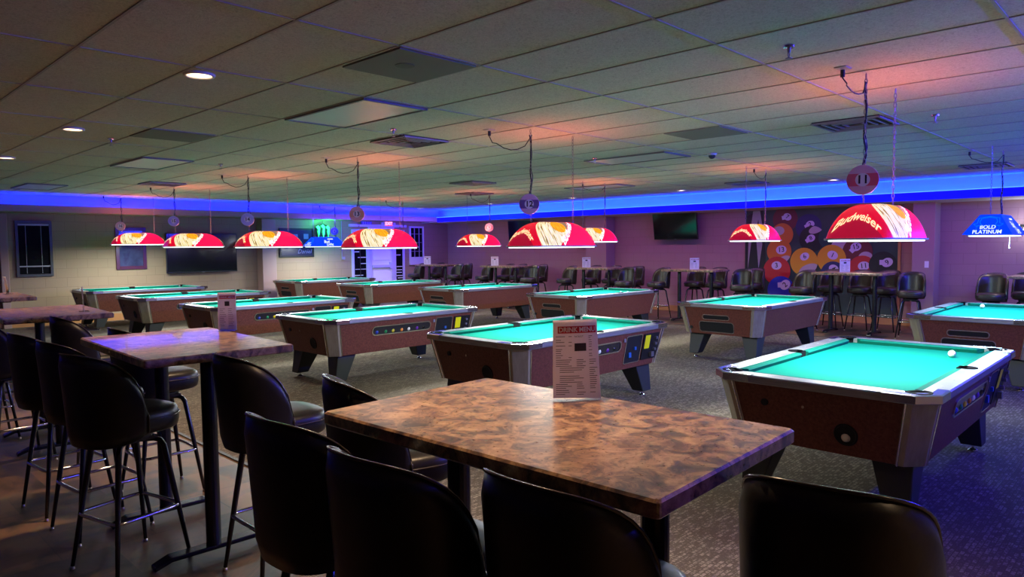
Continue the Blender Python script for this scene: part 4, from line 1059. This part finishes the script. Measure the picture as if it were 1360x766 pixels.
# local: x right (world -y), y depth, z up.  x_local = 5.64 - y_world
def mx(y): return 5.64-y
bm = B(); bx(bm, mx(MY[1]), mx(MY[0]), -.01, .01, .13, 2.335); obj('mural_board', bm, noise_mat('deep_green_print', [(.35,(.010,.030,.026)),(.65,(.028,.062,.050))], 1.5, 3, .5), t)
bm = B(); bx(bm, mx(MY[0])-.0, mx(MY[0])+.05, -.03, .01, .13, 2.335); obj('wood_edge', bm, M_BASE, t)
bm = B(); P_ = [(7.19,.15),(7.19,2.2),(6.95,2.33),(6.80,2.33),(6.72,1.3),(6.76,.15)]; loft(bm, [[(mx(p[0]),-.0115,p[1]) for p in P_],[(mx(p[0]),-.0105,p[1]) for p in P_]]); recalc(bm); obj('print_backdrop', bm, mat('black_print_ink', (.006,.007,.010), .5), t)  # black printed backdrop behind the grey shape
bm = B()
for P_ in ([(7.02,2.33),(6.86,2.33),(6.80,1.95),(6.86,1.85),(6.90,2.15),(6.96,1.85),(7.10,1.75)], [(7.12,1.85),(7.05,1.70),(7.13,1.05)], [(6.84,1.85),(6.80,1.60),(6.88,1.05),(6.94,1.70)]):
    loft(bm, [[(mx(p[0]),-.0125,p[1]) for p in P_],[(mx(p[0]),-.0115,p[1]) for p in P_]])
recalc(bm); obj('grey_shape', bm, mat('grey_print_ink', (.30,.28,.27), .5), t)
C_ = dict(maroon=(.12,.012,.02), navy=(.012,.012,.09), orange=(.55,.15,.015), yellow=(.62,.30,.012), red=(.45,.015,.02), blue=(.015,.02,.33), black=(.006,.006,.010), green=(.01,.05,.04), purple=(.05,.01,.07), stripe=(.42,.33,.34))
M_C = {k: mat('print_'+k, v, .5) for k, v in C_.items()}; M_SPOT = mat('print_spot', (.55,.45,.60), .5)
layer = [0]
def mball(y, z, r, col, num, sy, sz, sr, stripe=None, tilt=0, tail=None):
    layer[0] += 1; d = -.012-.0016*layer[0]
    yy = mx(y)
    def disc(cx, cz, rx, rz_, dd, ang=0, n=28):
        bm = B(); pts = []
        for q in range(n):
            a = 2*PI*q/n; px_, pz_ = rx*math.cos(a), rz_*math.sin(a); pts.append((cx+px_*math.cos(ang)-pz_*math.sin(ang), cz+px_*math.sin(ang)+pz_*math.cos(ang)))
        loft(bm, [[(p[0],dd,p[1]) for p in pts],[(p[0],dd-.0006,p[1]) for p in pts]]); recalc(bm); return bm
    zs = 1.0
    o = obj('printed_ball', disc(yy, z, r, r*1.02, d), M_C[col], t)
    if stripe:
        bm = B(); cx, cz, rx, rz_, ang = stripe; pts = []
        for q in range(24):
            a = 2*PI*q/24; px_, pz_ = rx*math.cos(a)*r, rz_*math.sin(a)*r; X_ = cx*r+px_*math.cos(ang)-pz_*math.sin(ang); Z_ = cz*r+px_*math.sin(ang)+pz_*math.cos(ang)
            L_ = math.hypot(X_, Z_); 
            if L_ > r: X_, Z_ = X_*r/L_, Z_*r/L_
            pts.append((yy+X_, z+Z_))
        loft(bm, [[(p[0],d-.0006,p[1]) for p in pts],[(p[0],d-.0009,p[1]) for p in pts]]); recalc(bm); obj('ball_stripe', bm, M_C['stripe'], o)
    if num:
        obj('ball_spot', disc(yy+sy*r, z+sz*r, sr*r*1.12, sr*r*.92, d-.0009, tilt), M_SPOT, o)
        if tail:
            bm = B(); a = tail; c_, s_ = math.cos(a), math.sin(a); q = [(-.3,-.6),(1.5,-.5),(1.5,.5),(-.3,.6)]
            bm.faces.new([bm.verts.new((yy+sy*r+sr*r*(p[0]*c_-p[1]*s_), d-.0016, z+sz*r+sr*r*(p[0]*s_+p[1]*c_))) for p in q]); obj('spot_trail', bm, M_SPOT, o)
        bm = B(); ct, stt = math.cos(tilt), math.sin(tilt)
        text_bm(bm, num, sr*r*1.45, lambda x, y: Vector((yy+sy*r+x*ct-y*stt, d-.0022, z+sz*r+x*stt+y*ct)), bold=.002); obj('ball_number', bm, M_C['black'], o)
mball(6.30,2.13,.27,'maroon','7',.18,.18,.30, tilt=-.5, tail=PI+.2)
mball(5.80,1.95,.27,'navy','2',.12,.20,.30, tilt=.3, tail=PI+.5)
mball(6.36,1.80,.24,'orange','',0,0,0, stripe=(-.3,.35,.5,.4,0))
mball(5.72,1.70,.27,'black','8',-.10,.05,.30, tilt=.4, tail=PI+.6, stripe=(.3,.75,.6,.3,.4))
mball(5.35,1.72,.24,'green','',0,0,0)
mball(6.42,1.44,.27,'orange','13',.18,.12,.38, tilt=.1, stripe=(.4,-.75,.6,.35,.5))
mball(5.12,1.50,.22,'stripe','',0,0,0)
mball(4.82,1.42,.29,'maroon','15',-.10,.38,.32, tilt=.25, tail=PI+.8, stripe=(.55,-.45,.5,.5,.6))
mball(5.32,1.28,.29,'yellow','1',.08,.28,.33, tilt=-.4)
mball(4.72,1.08,.27,'red','11',.10,.25,.36, tilt=.15)
mball(5.88,1.22,.29,'yellow','6',.05,.38,.30, tilt=.5, stripe=(.35,-.6,.75,.42,.4))
mball(6.46,1.02,.30,'red','3',-.02,.38,.33, tilt=.1)
mball(5.28,.98,.25,'navy','4',.05,.40,.36, tilt=-.5, stripe=(-.3,.0,.6,.3,0))
mball(4.34,1.17,.26,'black','9',.30,.20,.36, tilt=.5, tail=PI)
mball(6.36,.60,.30,'blue','2',.30,.40,.36, tilt=.7, tail=PI+.05)
mball(5.9,.62,.26,'maroon','',0,0,0)
